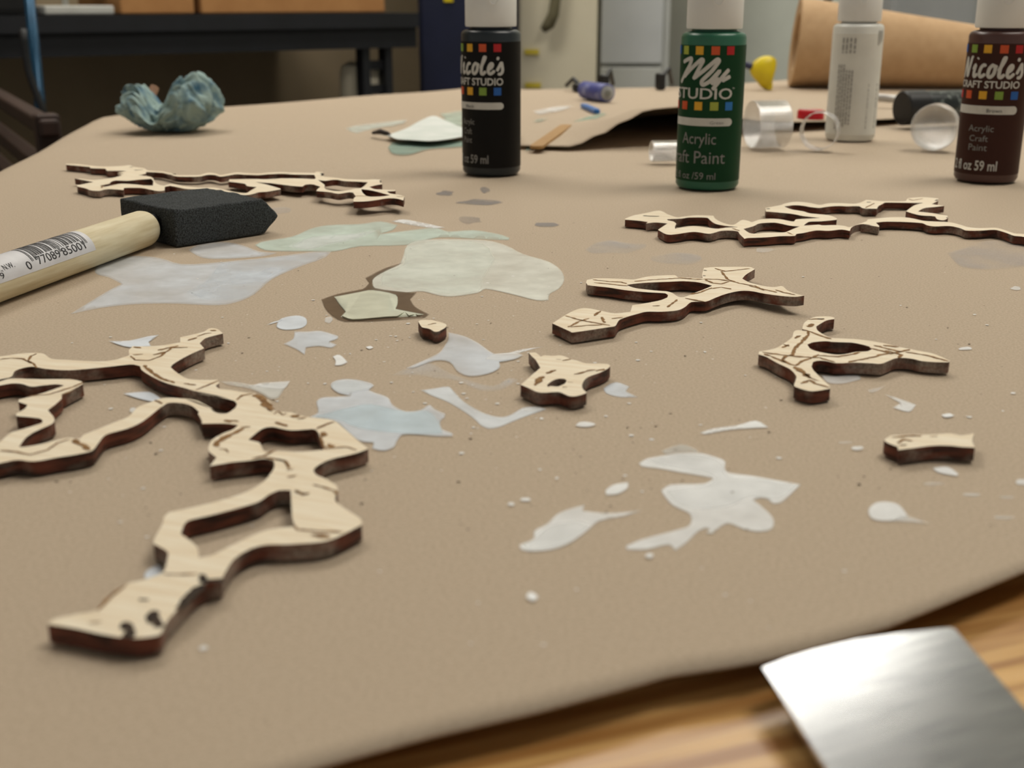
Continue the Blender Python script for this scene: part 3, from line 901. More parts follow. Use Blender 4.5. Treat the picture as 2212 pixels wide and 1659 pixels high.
cutout([Z(*Z8, [(295, 315), (400, 265), (600, 240), (800, 245), (950, 250), (1150, 300), (1330, 340), (1550, 410), (1642, 470), (1640, 550), (1580, 620), (1400, 730), (1250, 800), (1060, 800), (900, 700), (700, 640), (500, 600), (380, 470)])],
       [(Z(*Z8, [(750, 470), (900, 440), (1150, 395)]), 0.0011)], 'tiny plywood chip lying alone near the wet green paint', width=0.0006)
cutout([Z(*Z5, [(1268, 1190), (1330, 1150), (1450, 1145), (1700, 1140), (1850, 1130), (1950, 1148), (2065, 1130), (2052, 1200), (2072, 1257), (1950, 1250), (1850, 1240), (1700, 1240), (1500, 1265), (1392, 1278), (1390, 1250), (1300, 1215)])],
       [Z(*Z5, [(1340, 1165), (1460, 1155), (1600, 1150)]), Z(*Z5, [(1380, 1215), (1450, 1185), (1520, 1200)]), (Z(*Z5, [(1400, 1235), (1470, 1230)]), 0.001), Z(*Z5, [(1680, 1160), (1740, 1155)])], 'short straight plywood bar with notched ends beside a white paint drop', width=0.0007)

# far right meandering piece
FA, FB, FC = (1340, 440, 7.373), (1600, 420, 7.373), (1860, 420, 6.284)
outerF = (Z(*FA, [(75, 240), (200, 190), (400, 150), (620, 110), (760, 170), (900, 215), (1000, 205), (1200, 185), (1480, 190), (1520, 245), (1640, 305), (1800, 335)])
          + Z(*FB, [(15, 408), (120, 420), (180, 440), (300, 400), (480, 386), (650, 398), (800, 428), (850, 428), (880, 398), (1000, 388), (1270, 376), (1000, 345), (820, 310), (570, 285), (400, 272), (392, 215), (640, 168), (690, 148), (880, 115), (1100, 135), (1260, 165), (1400, 140), (1600, 138), (1800, 148), (1900, 130), (1990, 90)])
          + Z(*FC, [(60, 72), (180, 82), (290, 92), (400, 92), (600, 90), (640, 52), (850, 38), (1050, 55), (1040, 90), (960, 130), (1130, 155), (1000, 170), (860, 185), (770, 232), (1000, 258), (1170, 288), (1182, 320), (1120, 350), (1030, 335), (1000, 298), (820, 285), (740, 270), (640, 240), (610, 228), (720, 150), (850, 114), (700, 114), (330, 110), (290, 130), (235, 160), (215, 194), (100, 192), (0, 182)])
          + Z(*FB, [(2050, 238), (1950, 222), (1880, 187), (1700, 189), (1550, 183), (1400, 193), (1250, 214), (1120, 202), (1000, 182), (860, 172), (692, 190), (800, 235), (1000, 270), (1100, 300), (1400, 330), (1532, 378), (1530, 402), (1300, 427), (1100, 434), (1035, 467), (1005, 495), (1100, 490), (1250, 482), (1300, 492), (1500, 488), (1640, 500), (1740, 520), (1860, 478), (2000, 428), (2022, 398)])
          + Z(*FC, [(90, 338), (250, 322), (450, 307), (650, 317), (850, 357), (1000, 367), (1200, 377), (1350, 412), (1450, 442), (1600, 457), (1800, 452), (1900, 467), (2080, 527), (2212, 537), (2400, 590), (2400, 635), (2212, 577), (2080, 562), (2000, 532), (1900, 499), (1800, 480), (1600, 492), (1420, 489), (1350, 459), (1200, 429), (1000, 434), (900, 419), (830, 390), (600, 374), (350, 369), (200, 382), (250, 430), (240, 442), (130, 422), (0, 414)])
          + Z(*FB, [(2100, 494), (1950, 472), (1830, 492), (1762, 532), (1740, 582), (1600, 560), (1400, 579), (1200, 574), (1000, 614), (890, 630), (860, 660), (640, 664), (400, 684), (120, 694), (60, 707)])
          + Z(*FA, [(1900, 482), (1870, 442), (1750, 427), (1600, 434), (1500, 462), (1400, 478), (1220, 452), (1100, 454), (900, 484), (740, 489), (598, 415), (750, 315), (560, 299), (410, 314), (440, 292), (300, 272), (75, 254)]))
hF1 = Z(*FA, [(745, 247), (980, 237), (1100, 220), (1380, 224), (1440, 272), (1520, 322), (1680, 352), (1880, 374), (1700, 380), (1550, 398), (1400, 383), (1200, 358), (1050, 368), (872, 398), (872, 360), (892, 320), (850, 285), (760, 265)])
hF2 = Z(*FB, [(45, 550), (200, 507), (300, 462), (520, 449), (650, 467), (770, 495), (880, 507), (940, 510), (860, 540), (740, 590), (690, 604), (400, 610), (170, 622)])
cutout([outerF, hF1, hF2], [Z(*FC, [(650, 62), (700, 80), (840, 55)]), Z(*FC, [(60, 180), (180, 120)]), Z(*FB, [(740, 600), (830, 640)]), Z(*FA, [(1780, 390), (1900, 430)])],
       'long meandering plywood vine cutout in front of the green bottle', width=0.0008,
       black=[Z(*FA, [(360, 192), (620, 200)]), Z(*FC, [(1010, 85), (1040, 70)]), Z(*FC, [(75, 105), (140, 105)]), (Z(*FB, [(405, 228), (465, 226)]), 0.003), Z(*FC, [(1160, 310), (1175, 318)])])

# far left meandering piece
EA, EB, EC = (130, 340, 8.193), (370, 360, 8.193), (600, 360, 7.628)
outerE = (Z(*EA, [(103, 112), (300, 118), (520, 142), (700, 160), (900, 160), (1100, 150), (1230, 138), (1300, 165), (1480, 190), (1560, 232), (1800, 246), (1900, 268), (2050, 290)])
          + Z(*EB, [(0, 118), (100, 146), (300, 150), (500, 146), (650, 108), (780, 118), (870, 147), (1000, 127), (1150, 103), (1300, 111), (1550, 120), (1700, 106), (1950, 96), (2100, 102)])
          + Z(*EC, [(0, 97), (200, 97), (600, 102), (640, 82), (745, 92), (762, 165), (950, 182), (1150, 206), (1450, 214), (1560, 208), (1690, 212), (1722, 288), (1600, 310), (1510, 335), (1590, 368), (1700, 376), (1942, 384), (1935, 402), (1800, 408), (1850, 440), (2000, 465), (2086, 490), (2070, 556), (1950, 525), (1800, 522), (1650, 547), (1450, 572), (1248, 577), (1245, 530), (1285, 490), (1242, 428), (1170, 422), (1000, 446), (850, 420), (638, 402), (645, 380), (702, 332), (650, 312), (560, 290), (450, 300), (400, 327), (200, 312), (0, 287)])
          + Z(*EB, [(1900, 312), (1750, 292), (1485, 272), (1700, 320), (1935, 388), (1930, 402), (1700, 442), (1550, 454), (1450, 482), (1330, 502), (1100, 482), (700, 402), (300, 397), (150, 372), (0, 342)])
          + Z(*EA, [(1950, 502), (1850, 522), (1850, 582), (1750, 597), (1600, 572), (1450, 542), (1250, 537), (1130, 542), (1120, 577), (900, 562), (780, 569), (700, 592), (550, 584), (450, 549), (298, 514), (302, 492), (420, 470), (590, 435), (258, 374), (380, 378), (600, 398), (850, 372), (1000, 345), (1100, 312), (1012, 302), (1130, 286), (1012, 270), (1180, 238), (1000, 237), (830, 237), (800, 199), (540, 189), (520, 169), (103, 130)]))
hE1 = Z(*EA, [(705, 499), (870, 464), (900, 434), (980, 409), (1200, 414), (1400, 394), (1612, 379), (1650, 420), (1640, 500), (1500, 496), (1300, 476), (1070, 466), (900, 498), (770, 520)])
hE2 = (Z(*EA, [(1385, 314), (1500, 292), (1525, 258), (1800, 272), (1900, 294), (2050, 320)])
       + Z(*EB, [(0, 150), (100, 174), (300, 179), (500, 174), (650, 144), (780, 150), (870, 176), (1000, 159), (1150, 134), (1300, 142), (1550, 149), (1700, 136), (1950, 126), (2150, 134)])
       + Z(*EC, [(100, 126), (600, 134), (628, 190), (600, 203), (300, 193), (0, 193)])
       + Z(*EB, [(2000, 203), (1700, 222), (1450, 218), (1030, 224), (1008, 264), (1300, 302), (1345, 344), (1512, 360), (1400, 425), (1330, 465), (1150, 455), (900, 398), (740, 368), (480, 372), (200, 338)])
       + Z(*EA, [(2100, 488), (1950, 468), (1830, 498), (1700, 460), (1650, 385), (1612, 347), (1500, 327)]))
hE3 = Z(*EC, [(1378, 370), (1570, 397), (1850, 472), (1700, 490), (1490, 490), (1400, 430)])
hE4 = Z(*EC, [(660, 217), (780, 232), (950, 214), (1100, 237), (1300, 247), (1485, 257), (1385, 345), (1260, 365), (1170, 385), (1000, 405), (800, 375), (770, 345), (775, 300), (720, 260)])
cutout([outerE, hE1, hE2, hE3, hE4], [Z(*EA, [(740, 505), (735, 540)]), Z(*EC, [(1280, 480), (1480, 485)]), Z(*EC, [(1950, 490), (2080, 495)])],
       'long meandering plywood vine cutout behind the black foam brush', lift=lambda x, y: max(0.0, (x - 330) / 540.0) * 0.0030, width=0.0009,
       black=[Z(*EA, [(1220, 172), (1290, 172)]), Z(*EC, [(735, 105), (735, 150)]), (Z(*EC, [(1690, 225), (1695, 262)]), 0.001), Z(*EA, [(1310, 225), (1470, 215)])])

# ------------------------------------------------------------------ foam brush
def V2(x, y, z):
    return Vector((x, y, T + z))


HR = 0.0071
h1p = G(312, 493, HR + 0.0003)
h0p = G(0, 601, HR + 0.0003)
hd = (h1p - h0p).normalized()
brush = empty('foam_brush', V2(h1p.x, h1p.y, 0))
M['dowel'] = mat('pale_dowel', srgb(226, 216, 186), 0.6, col2=srgb(206, 192, 156), scale=420, stretch=(1.0, 0.09, 1.0), rot=math.atan2(hd.x, hd.y), bump=0.15, bscale=500, spec=0.3)
s0 = h0p - hd * 0.036
Lh = (h1p - s0).length + 0.002
prof = [(0.0, 0.0), (0.004, 0.0002), (0.0062, 0.001), (HR, 0.003)] + [(HR, 0.003 + (Lh - 0.007) * k / 30) for k in range(1, 31)] + [(HR - 0.0004, Lh - 0.002), (HR - 0.0016, Lh - 0.0006), (HR - 0.0034, Lh), (0.0, Lh)]
ha, hs, hu = frame_from(hd)
tiltM = Matrix((hs, hu, ha)).transposed().to_4x4()
lathe('handle', prof, M['dowel'], brush, s0, 40, True, tiltM)
# plastic core between the dowel and the foam
core_end = h1p + hd * 0.016
tube('core', [h1p - hd * 0.004, core_end], 0.0045, M['black'], brush)

ft = 0.0148
f_bl, f_nl = G(257, 428, ft), G(375, 455, ft)
wd = (f_bl - f_nl)
wd.z = 0
fw = wd.length
wd.normalize()
sd = Vector((-wd.y, wd.x, 0))
if sd.x < 0:
    sd = -sd
flen, ftip = 0.0405, 0.0075
bm = bmesh.new()
prof = [(0, 0.0004), (flen, 0.0004), (flen + ftip, ft * 0.48), (flen, ft), (0, ft)]
NWD = 14
rings = []
for k in range(NWD + 1):
    rings.append([bm.verts.new(Vector((f_nl.x, f_nl.y, T)) + wd * (fw * k / NWD) + sd * a + Vector((0, 0, z))) for a, z in prof])
for a, b in zip(rings, rings[1:]):
    for k in range(5):
        bm.faces.new((a[k], a[(k + 1) % 5], b[(k + 1) % 5], b[k]))
bm.faces.new(rings[0][::-1])
bm.faces.new(rings[-1])
bmesh.ops.recalc_face_normals(bm, faces=bm.faces)
bmesh.ops.bevel(bm, geom=[e for e in bm.edges if e.calc_face_angle(0) > 0.5], offset=0.0011, segments=3, affect='EDGES', profile=0.6)
bmesh.ops.subdivide_edges(bm, edges=[e for e in bm.edges if e.calc_length() > 0.004], cuts=6, use_grid_fill=True)
bmesh.ops.triangulate(bm, faces=[f for f in bm.faces if len(f.verts) > 4])
for v in bm.verts:
    n = mnoise.noise(v.co * 190) * 0.0007 + mnoise.noise(v.co * 700) * 0.0002
    if v.co.z > T + 0.002:
        v.co += Vector((0, 0, 1)) * n + sd * n * 0.5
M['foam'] = mat('black_foam', srgb(84, 88, 89), 0.95, col2=srgb(44, 46, 47), scale=1900, bump=0.6, bscale=2600, spec=0.15, detail=2)
bobj('foam_head', bm, M['foam'], brush, True)
tag(brush, 'black foam brush with a pale wooden handle and barcode sticker', 'brush')

# sticker on the handle: coordinates along the axis and around it
toc = (CAM - h1p)
n0 = (toc - hd * toc.dot(hd)).normalized()
n1 = hd.cross(n0)
if n1.z < 0:
    n1 = -n1


def on_handle(s, psi, r):
    return s0 + hd * s + (n0 * math.cos(psi) + n1 * math.sin(psi)) * r


def s_px(x, psi=14):
    """length along the handle whose surface point at psi degrees shows at pixel column x"""
    lo_, hi_ = -0.05, Lh + 0.03
    for _ in range(40):
        m_ = (lo_ + hi_) / 2
        q = on_handle(m_, math.radians(psi), HR) - CAM
        dep = q.y * CP - q.z * SP
        if W / 2 + F * q.x / dep < x:
            lo_ = m_
        else:
            hi_ = m_
    return lo_


def ribbon_patch(name, s_a, s_b, p_a, p_b, r, m, parent, ns=20, npp=16):
    bm = bmesh.new()
    g = [[bm.verts.new(on_handle(s_a + (s_b - s_a) * i / ns, p_a + (p_b - p_a) * j / npp, r)) for j in range(npp + 1)] for i in range(ns + 1)]
    for i in range(ns):
        for j in range(npp):
            bm.faces.new((g[i][j], g[i + 1][j], g[i + 1][j + 1], g[i][j + 1]))
    return bobj(name, bm, m, parent, True)


M['sticker'] = mat('white_sticker', srgb(216, 216, 220), 0.45, col2=srgb(206, 206, 210), scale=120)
M['ink'] = mat('black_ink', srgb(30, 30, 34), 0.6, col2=srgb(40, 40, 44), scale=300)
sEnd = s_px(204, 0)
stk = ribbon_patch('sticker', 0.006, sEnd, math.radians(-13), math.radians(150), HR + 0.00008, M['sticker'], brush)
rng = random.Random(3)
bm = bmesh.new()
sA, sB = s_px(66, 20), s_px(186, 20)
nb = 95
patt = [1, 0, 1]
digs = '077089850017'
Lc = {'0': '0001101', '1': '0011001', '2': '0010011', '3': '0111101', '4': '0100011', '5': '0110001', '6': '0101111', '7': '0111011', '8': '0110111', '9': '0001011'}
bits = '101' + ''.join(Lc[c] for c in digs[:6]) + '01010' + ''.join(''.join('1' if q == '0' else '0' for q in Lc[c]) for c in digs[6:]) + '101'
for i, bch in enumerate(bits):
    if bch != '1':
        continue
    tall = i < 10 or i > 84 or 45 <= i <= 49
    a = sA + (sB - sA) * i / len(bits)
    b = sA + (sB - sA) * (i + 1.0) / len(bits)
    p0_, p1_ = math.radians(14 if tall else 26), math.radians(100)
    g = [(bm.verts.new(on_handle(a, p0_ + (p1_ - p0_) * j / 10, HR + 0.00014)), bm.verts.new(on_handle(b, p0_ + (p1_ - p0_) * j / 10, HR + 0.00014))) for j in range(11)]
    for q, w in zip(g, g[1:]):
        bm.faces.new((q[0], q[1], w[1], w[0]))
bobj('barcode', bm, M['ink'], stk)


def text_mesh(s, shear=0.0, bold=0.0, space=1.0):
    c = bpy.data.curves.new('lettering', 'FONT')
    c.body = s
    c.shear = shear
    c.offset = bold
    c.space_character = space
    c.resolution_u = 3
    o = bpy.data.objects.new('lettering', c)
    COL.objects.link(o)
    bpy.context.view_layer.update()
    dg = bpy.context.evaluated_depsgraph_get()
    me = bpy.data.meshes.new_from_object(o.evaluated_get(dg))
    bpy.data.objects.remove(o)
    bpy.data.curves.remove(c)
    vs_ = [v.co.copy() for v in me.vertices]
    fs_ = [tuple(p.vertices) for p in me.polygons]
    bpy.data.meshes.remove(me)
    return vs_, fs_


def wrapped(name, s, fn, m, parent, shear=0.0, bold=0.0, space=1.0, cut=0.12):
    """fn maps (x 0..1, y 0..1) of the text box to a point on the object"""
    vs_, fs_ = text_mesh(s, shear, bold, space)
    x0, x1 = min(v.x for v in vs_), max(v.x for v in vs_)
    y0, y1 = min(v.y for v in vs_), max(v.y for v in vs_)
    bm = bmesh.new()
    bv = [bm.verts.new(((v.x - x0) / (x1 - x0), (v.y - y0) / (y1 - y0), 0)) for v in vs_]
    for f in fs_:
        try:
            bm.faces.new([bv[i] for i in f])
        except ValueError:
            pass
    bmesh.ops.triangulate(bm, faces=bm.faces)
    for _ in range(3):
        lg = [e for e in bm.edges if abs(e.verts[0].co.y - e.verts[1].co.y) > 0.22 or abs(e.verts[0].co.x - e.verts[1].co.x) > cut]
        if not lg:
            break
        bmesh.ops.subdivide_edges(bm, edges=lg, cuts=1)
        bmesh.ops.triangulate(bm, faces=[f for f in bm.faces if len(f.verts) > 3])
    for v in bm.verts:
        v.co = fn(v.co.x, v.co.y)
    return bobj(name, bm, m, parent)


def htext(s, xa, xb, psi_a, psi_b, **k):
    a, b = s_px(xa), s_px(xb)
    return wrapped('lettering', s, lambda x, y: on_handle(a + (b - a) * x, math.radians(psi_a + (psi_b - psi_a) * y), HR + 0.00014), M['ink'], stk, **k)


htext('77089', 79, 128, 0, 23)
htext('85001', 133, 181, 0, 23)
htext('0', 54, 64, -4, 18)
htext('RD., N.W.', -12, 33, 12, 30)
htext('9', -4, 4, -4, 12)

# ------------------------------------------------------------------ paint bottles
BR = 0.0160


def zrow(py, Y):
    d = ray(1106, py)
    return CAM.z + d.z * Y / d.y - T


SQ = {'b': srgb(30, 96, 178), 'g': srgb(128, 160, 62), 'y': srgb(226, 172, 40), 'o': srgb(206, 84, 40), 'r': srgb(186, 28, 34), 'lime': srgb(166, 178, 70), 'blue2': srgb(40, 120, 196)}
SQM = {k: mat('print_' + k, v, 0.55, col2=tuple(c * 0.92 for c in v[:3]) + (1,), scale=200) for k, v in SQ.items()}


class Bottle:
    def __init__(s, base_px, front_py, off, label, body_c, sleeve_c, rows, cap_c=None, r=BR):
        p = G(base_px, front_py)
        dirv = Vector((p.x, p.y, 0)).normalized()
        s.r = r
        s.c = Vector((p.x, p.y, T)) + dirv * r
        s.c.z = T + 0.0006
        s.n0 = -dirv
        s.right = Vector((dirv.y, -dirv.x, 0))
        s.Y = s.c.y - r * 0.9
        s.off = math.radians(off)
        s.o = empty('paint_bottle', s.c)
        tag(s.o, label, 'bottle', 'small acrylic paint bottles')
        bodym = mat('bottle_body', body_c, 0.32, col2=tuple(c * 0.9 for c in body_c[:3]) + (1,), scale=60)
        s.sleeve = mat('bottle_label', sleeve_c, 0.5, spec=0.2, col2=tuple(c * 0.92 for c in sleeve_c[:3]) + (1,), scale=60)
        zs = 0.0762
        lathe('body', [(0, 0.0004), (r - 0.003, 0), (r - 0.001, 0.0006), (r, 0.0022), (r, 0.02), (r, 0.05), (r, zs - 0.0022), (r - 0.0006, zs - 0.0008), (r - 0.002, zs), (r * 0.70, zs + 0.0006), (r * 0.68, zs + 0.003), (0, zs + 0.003)], bodym, s.o, s.c, 56)
        s.lab = lathe('label', [(r + 0.00004, 0.0045), (r + 0.00012, 0.0046), (r + 0.00012, 0.03), (r + 0.00012, zs - 0.0058), (r + 0.00004, zs - 0.0057)], s.sleeve, s.o, s.c, 56)
        cr = r * 0.86
        cb = zs + 0.0016
        cap = lathe('cap', [(cr - 0.0012, cb), (cr - 0.0002, cb + 0.0002), (cr, cb + 0.0012), (cr, cb + 0.017), (cr - 0.0004, cb + 0.0185), (cr - 0.003, cb + 0.0205), (0.0062, cb + 0.0215), (0.0055, cb + 0.026), (0.0045, cb + 0.0268), (0, cb + 0.0268)], cap_c or M['white_cap'], s.o, s.c, 56)
        # raised thumb oval on the cap
        bm = bmesh.new()
        pts = []
        for k in range(25):
            a = 2 * math.pi * k / 24
            u, z = 0.0026 * math.cos(a), 0.0042 * math.sin(a)
            q = u / cr + math.radians(6)
            pts.append(s.c + (s.n0 * math.cos(q) + s.right * math.sin(q)) * (cr + 0.0001) + Vector((0, 0, cb + 0.0155 + z)))
        add_tube(bm, pts, 0.0003, 6, False)
        bobj('cap_emboss', bm, cap_c or M['white_cap'], cap, True)

    def at(s, a, z, lift=0.0004):
        a += s.off
        return s.c + (s.n0 * math.cos(a) + s.right * math.sin(a)) * (s.r + lift) + Vector((0, 0, z))

    def patch(s, name, a0, a1, z0, z1, m, lift=0.00028, rnd=0.0, parent=None):
        n = max(3, int(abs(a1 - a0) / 0.12) + 1)
        bm = bmesh.new()
        if rnd:
            h = (z1 - z0) / 2
            da = h / s.r
            pts = [(a0, z0), (a0, z1)]
            top = [(a0 + (a1 - da - a0) * i / n, z1) for i in range(n + 1)]
            arc = [(a1 - da + da * math.sin(math.pi * k / 10), z0 + h + h * math.cos(math.pi * k / 10)) for k in range(1, 10)]
            bot = [(a1 - da + (a0 - a1 + da) * i / n, z0) for i in range(n + 1)]
            # strips between top and bottom
            tv = [bm.verts.new(s.at(a, z, lift)) for a, z in top]
            bv = [bm.verts.new(s.at(a, z, lift)) for a, z in bot[::-1]]
            for i in range(n):
                bm.faces.new((bv[i], bv[i + 1], tv[i + 1], tv[i]))
            av = [tv[-1]] + [bm.verts.new(s.at(a, z, lift)) for a, z in arc] + [bv[-1]]
            cv = bm.verts.new(s.at(a1 - da, z0 + h, lift))
            for q, w in zip(av, av[1:]):
                bm.faces.new((cv, w, q))
        else:
            g = [(bm.verts.new(s.at(a0 + (a1 - a0) * i / n, z0, lift)), bm.verts.new(s.at(a0 + (a1 - a0) * i / n, z1, lift))) for i in range(n + 1)]
            for q, w in zip(g, g[1:]):
                bm.faces.new((q[0], w[0], w[1], q[1]))
        return bobj(name, bm, m, parent or s.lab)

    def square(s, deg, py, key):
        z = zrow(py, s.Y)
        h = 0.0020
        a = math.radians(deg)
        s.patch('colour_square', a - h / s.r, a + h / s.r, z - h, z + h, SQM[key], 0.00030)

    def text(s, t, deg0, deg1, py_top, py_bot, m=None, **k):
        z1, z0 = zrow(py_top, s.Y), zrow(py_bot, s.Y)
        a0, a1 = math.radians(deg0), math.radians(deg1)
        return wrapped('lettering', t, lambda x, y: s.at(a0 + (a1 - a0) * x, z0 + (z1 - z0) * y, 0.00034), m or M['print_white'], s.lab, **k)

    def strokes(s, lines, w):
        """brush-lettering strokes: lines of (deg, py)"""
        bm = bmesh.new()
        for ln in lines:
            P = [(math.radians(a) * s.r, zrow(y, s.Y)) for a, y in ln]
            R = []
            for q, b in zip(P, P[1:]):
                k = max(2, int(math.dist(q, b) / 0.0006))
                R += [(q[0] + (b[0] - q[0]) * i / k, q[1] + (b[1] - q[1]) * i / k) for i in range(k)]
            R.append(P[-1])
            # smooth
            for _ in range(3):
                R = [R[0]] + [tuple((R[i - 1][j] + 2 * R[i][j] + R[i + 1][j]) / 4 for j in (0, 1)) for i in range(1, len(R) - 1)] + [R[-1]]
            prev = None
            for i, p in enumerate(R):
                q0, q1 = R[max(0, i - 1)], R[min(len(R) - 1, i + 1)]
                tx, tz = q1[0] - q0[0], q1[1] - q0[1]
                l = math.hypot(tx, tz) or 1
                nx, nz = -tz / l, tx / l
                ww = w / 2 * (0.6 if i in (0, len(R) - 1) else 1)
                cur = (bm.verts.new(s.at((p[0] + nx * ww) / s.r, p[1] + nz * ww, 0.00036)), bm.verts.new(s.at((p[0] - nx * ww) / s.r, p[1] - nz * ww, 0.00036)))
                if prev:
                    bm.faces.new((prev[0], prev[1], cur[1], cur[0]))
                prev = cur
        return bobj('lettering', bm, M['print_white'], s.lab)


M['faint'] = mat('faint_print', srgb(140, 140, 138), 0.6, col2=srgb(132, 132, 130), scale=200)


def script_word(b, word, a_left, a_right, y_top, y_base, w):
    """brush-script lettering drawn as strokes: x runs in letter units"""
    GL = {
        'N': (1.25, [[(0.05, 0.05), (0.15, 0.0), (0.38, 1.45), (0.45, 1.3), (0.68, 0.05), (0.78, 0.1), (1.0, 1.5), (1.15, 1.4)]]),
        'i': (0.62, [[(0.1, 0.55), (0.32, 1.0), (0.22, 0.25), (0.34, 0.0), (0.6, 0.3)], [(0.40, 1.32), (0.46, 1.42)]]),
        'c': (0.74, [[(0.62, 0.82), (0.48, 1.0), (0.22, 0.75), (0.14, 0.3), (0.32, 0.0), (0.7, 0.3)]]),
        'o': (0.84, [[(0.5, 1.0), (0.2, 0.72), (0.16, 0.2), (0.4, 0.0), (0.66, 0.3), (0.68, 0.8), (0.5, 1.0), (0.6, 0.75), (0.82, 0.85)]]),
        'l': (0.66, [[(0.1, 0.5), (0.42, 1.2), (0.50, 1.55), (0.36, 1.45), (0.2, 0.6), (0.22, 0.1), (0.38, 0.0), (0.64, 0.3)]]),
        'e': (0.80, [[(0.1, 0.4), (0.45, 0.55), (0.58, 0.85), (0.42, 1.0), (0.2, 0.7), (0.18, 0.2), (0.4, 0.0), (0.78, 0.35)]]),
        "'": (0.12, [[(0.18, 1.45), (0.12, 1.2)]]),
        's': (0.72, [[(0.05, 0.3), (0.42, 1.08), (0.46, 0.8), (0.62, 0.35), (0.45, 0.0), (0.15, 0.08)]]),
    }
    tot = sum(GL[c][0] for c in word)
    x = 0.0
    L = []
    for c in word:
        adv, st = GL[c]
        for ln in st:
            L.append([(a_left + (a_right - a_left) * (x + px_ + 0.12 * py_) / tot, y_base + (y_top - y_base) * py_ / 1.5) for px_, py_ in ln])
        x += adv
    return b.strokes(L, w)


# black bottle
bk = Bottle(1062, 384.5, -20, 'black paint bottle with white cap, standing beside the white paper scrap', srgb(36, 44, 50), srgb(14, 13, 12), None)
for d_, k_ in ((-80, 'b'), (-52, 'g'), (-24, 'y'), (4, 'o'), (32, 'r')):
    bk.square(d_, 106, k_)
for d_, k_ in ((-80, 'r'), (-52, 'o'), (-24, 'y'), (4, 'g'), (32, 'b')):
    bk.square(d_, 200, k_)
script_word(bk, "Nicole's", -76, 44, 124, 164, 0.0016)
bk.text('CRAFT STUDIO', -76, 43, 171, 187, bold=0.02)
bk.patch('name_pill', math.radians(-80), math.radians(44), zrow(239, bk.Y), zrow(224, bk.Y), M['print_white'], 0.00026, 1)
bk.text('Black', -36, -14, 229, 236, M['ink'])
for t_, a_, b_, y0_, y1_ in (('Acrylic', -46, -14, 260, 276), ('Craft', -43, -20, 280, 293), ('Paint', -43, -20, 299, 312)):
    bk.text(t_, a_, b_, y0_, y1_, M['faint'])
bk.text('2 fl oz 59 ml', -72, 14, 337, 356, M['faint'], bold=0.015)

# green bottle
gr = Bottle(1526, 416, 0, 'green paint bottle with white cap, standing behind the meandering vine cutout', srgb(48, 108, 84), srgb(14, 62, 34), None)
for d_, k_ in ((-80, 'b'), (-54, 'lime'), (-24, 'y'), (4, 'o'), (31, 'r')):
    gr.square(d_, 112, k_)
for d_, k_ in ((-80, 'r'), (-52, 'o'), (-22, 'y'), (6, 'lime'), (33, 'blue2')):
    gr.square(d_, 232, k_)


def gpx(x, y):
    xc = 1541 - (y - 75) * 0.054
    q = max(-0.99, min(0.99, (x - xc) / 71.5))
    return (math.degrees(math.asin(q)), y)


GZ = (1460, 90, 7.9)
gr.strokes([[gpx(*p) for p in Z(*GZ, ln)] for ln in (
    [(120, 385), (200, 330), (270, 300), (230, 430), (75, 740)], [(130, 640), (260, 480), (440, 310), (460, 340), (285, 670)],
    [(300, 650), (480, 500), (700, 305), (730, 340), (600, 520), (415, 700), (430, 775), (560, 700), (740, 500), (590, 700), (600, 745), (720, 640)],
    [(885, 490), (780, 610), (600, 840)], [(760, 690), (905, 610)])], 0.0019)
gr.text('STUDIO', -80, 38, 193, 217, bold=0.012)
gr.text('TM', 38, 43, 192, 196)
gr.patch('name_pill', math.radians(-80), math.radians(41), zrow(275, gr.Y), zrow(258, gr.Y), M['print_white'], 0.00026, 1)
gr.text('Green', 0, 24, 264, 271, M['faint'])
gr.text('Acrylic', -53, 12, 290, 322, M['faint'])
gr.text('Craft Paint', -95, 30, 329, 356, M['faint'])
gr.text('2 fl oz /59 ml', -75, 14, 375, 390, M['faint'])

# brown bottle
br = Bottle(2126, 400, 1, 'brown paint bottle with white cap, standing in front of the kraft paper roll', srgb(84, 58, 54), srgb(60, 33, 26), None)
for d_, k_ in ((-80, 'b'), (-50, 'g'), (-22, 'y'), (6, 'o'), (33, 'r')):
    br.square(d_, 109, k_)
for d_, k_ in ((-80, 'r'), (-52, 'o'), (-22, 'y'), (6, 'g'), (34, 'b')):
    br.square(d_, 209, k_)
script_word(br, "Nicole's", -78, 46, 126, 172, 0.0017)
br.text('CRAFT STUDIO', -80, 42, 178, 194, bold=0.02)
br.patch('name_pill', math.radians(-82), math.radians(43), zrow(250, br.Y), zrow(232, br.Y), M['print_white'], 0.00026, 1)
br.text('Brown', -12, 14, 238, 246, M['ink'])
for t_, a_, b_, y0_, y1_ in (('Acrylic', -42, 4, 274, 292), ('Craft', -38, -4, 296, 309), ('Paint', -38, -4, 315, 329)):
    br.text(t_, a_, b_, y0_, y1_, M['faint'])
br.text('2 fl oz 59 ml', -72, 17, 350, 372, M['print_white'], bold=0.015)

# white bottle seen from the back of its label
wh = Bottle(1834, 309, 0, 'white paint bottle with white cap, its fine print and barcode turned forward', srgb(226, 227, 220), srgb(228, 229, 222), None, r=0.0165)
bm = bmesh.new()
rng = random.Random(11)


def wq(a0, a1, y0, y1):
    z0, z1 = zrow(y1, wh.Y), zrow(y0, wh.Y)
    vs_ = [bm.verts.new(wh.at(a, z, 0.0003)) for a, z in ((a0, z0), (a1, z0), (a1, z1), (a0, z1))]
    bm.faces.new(vs_)


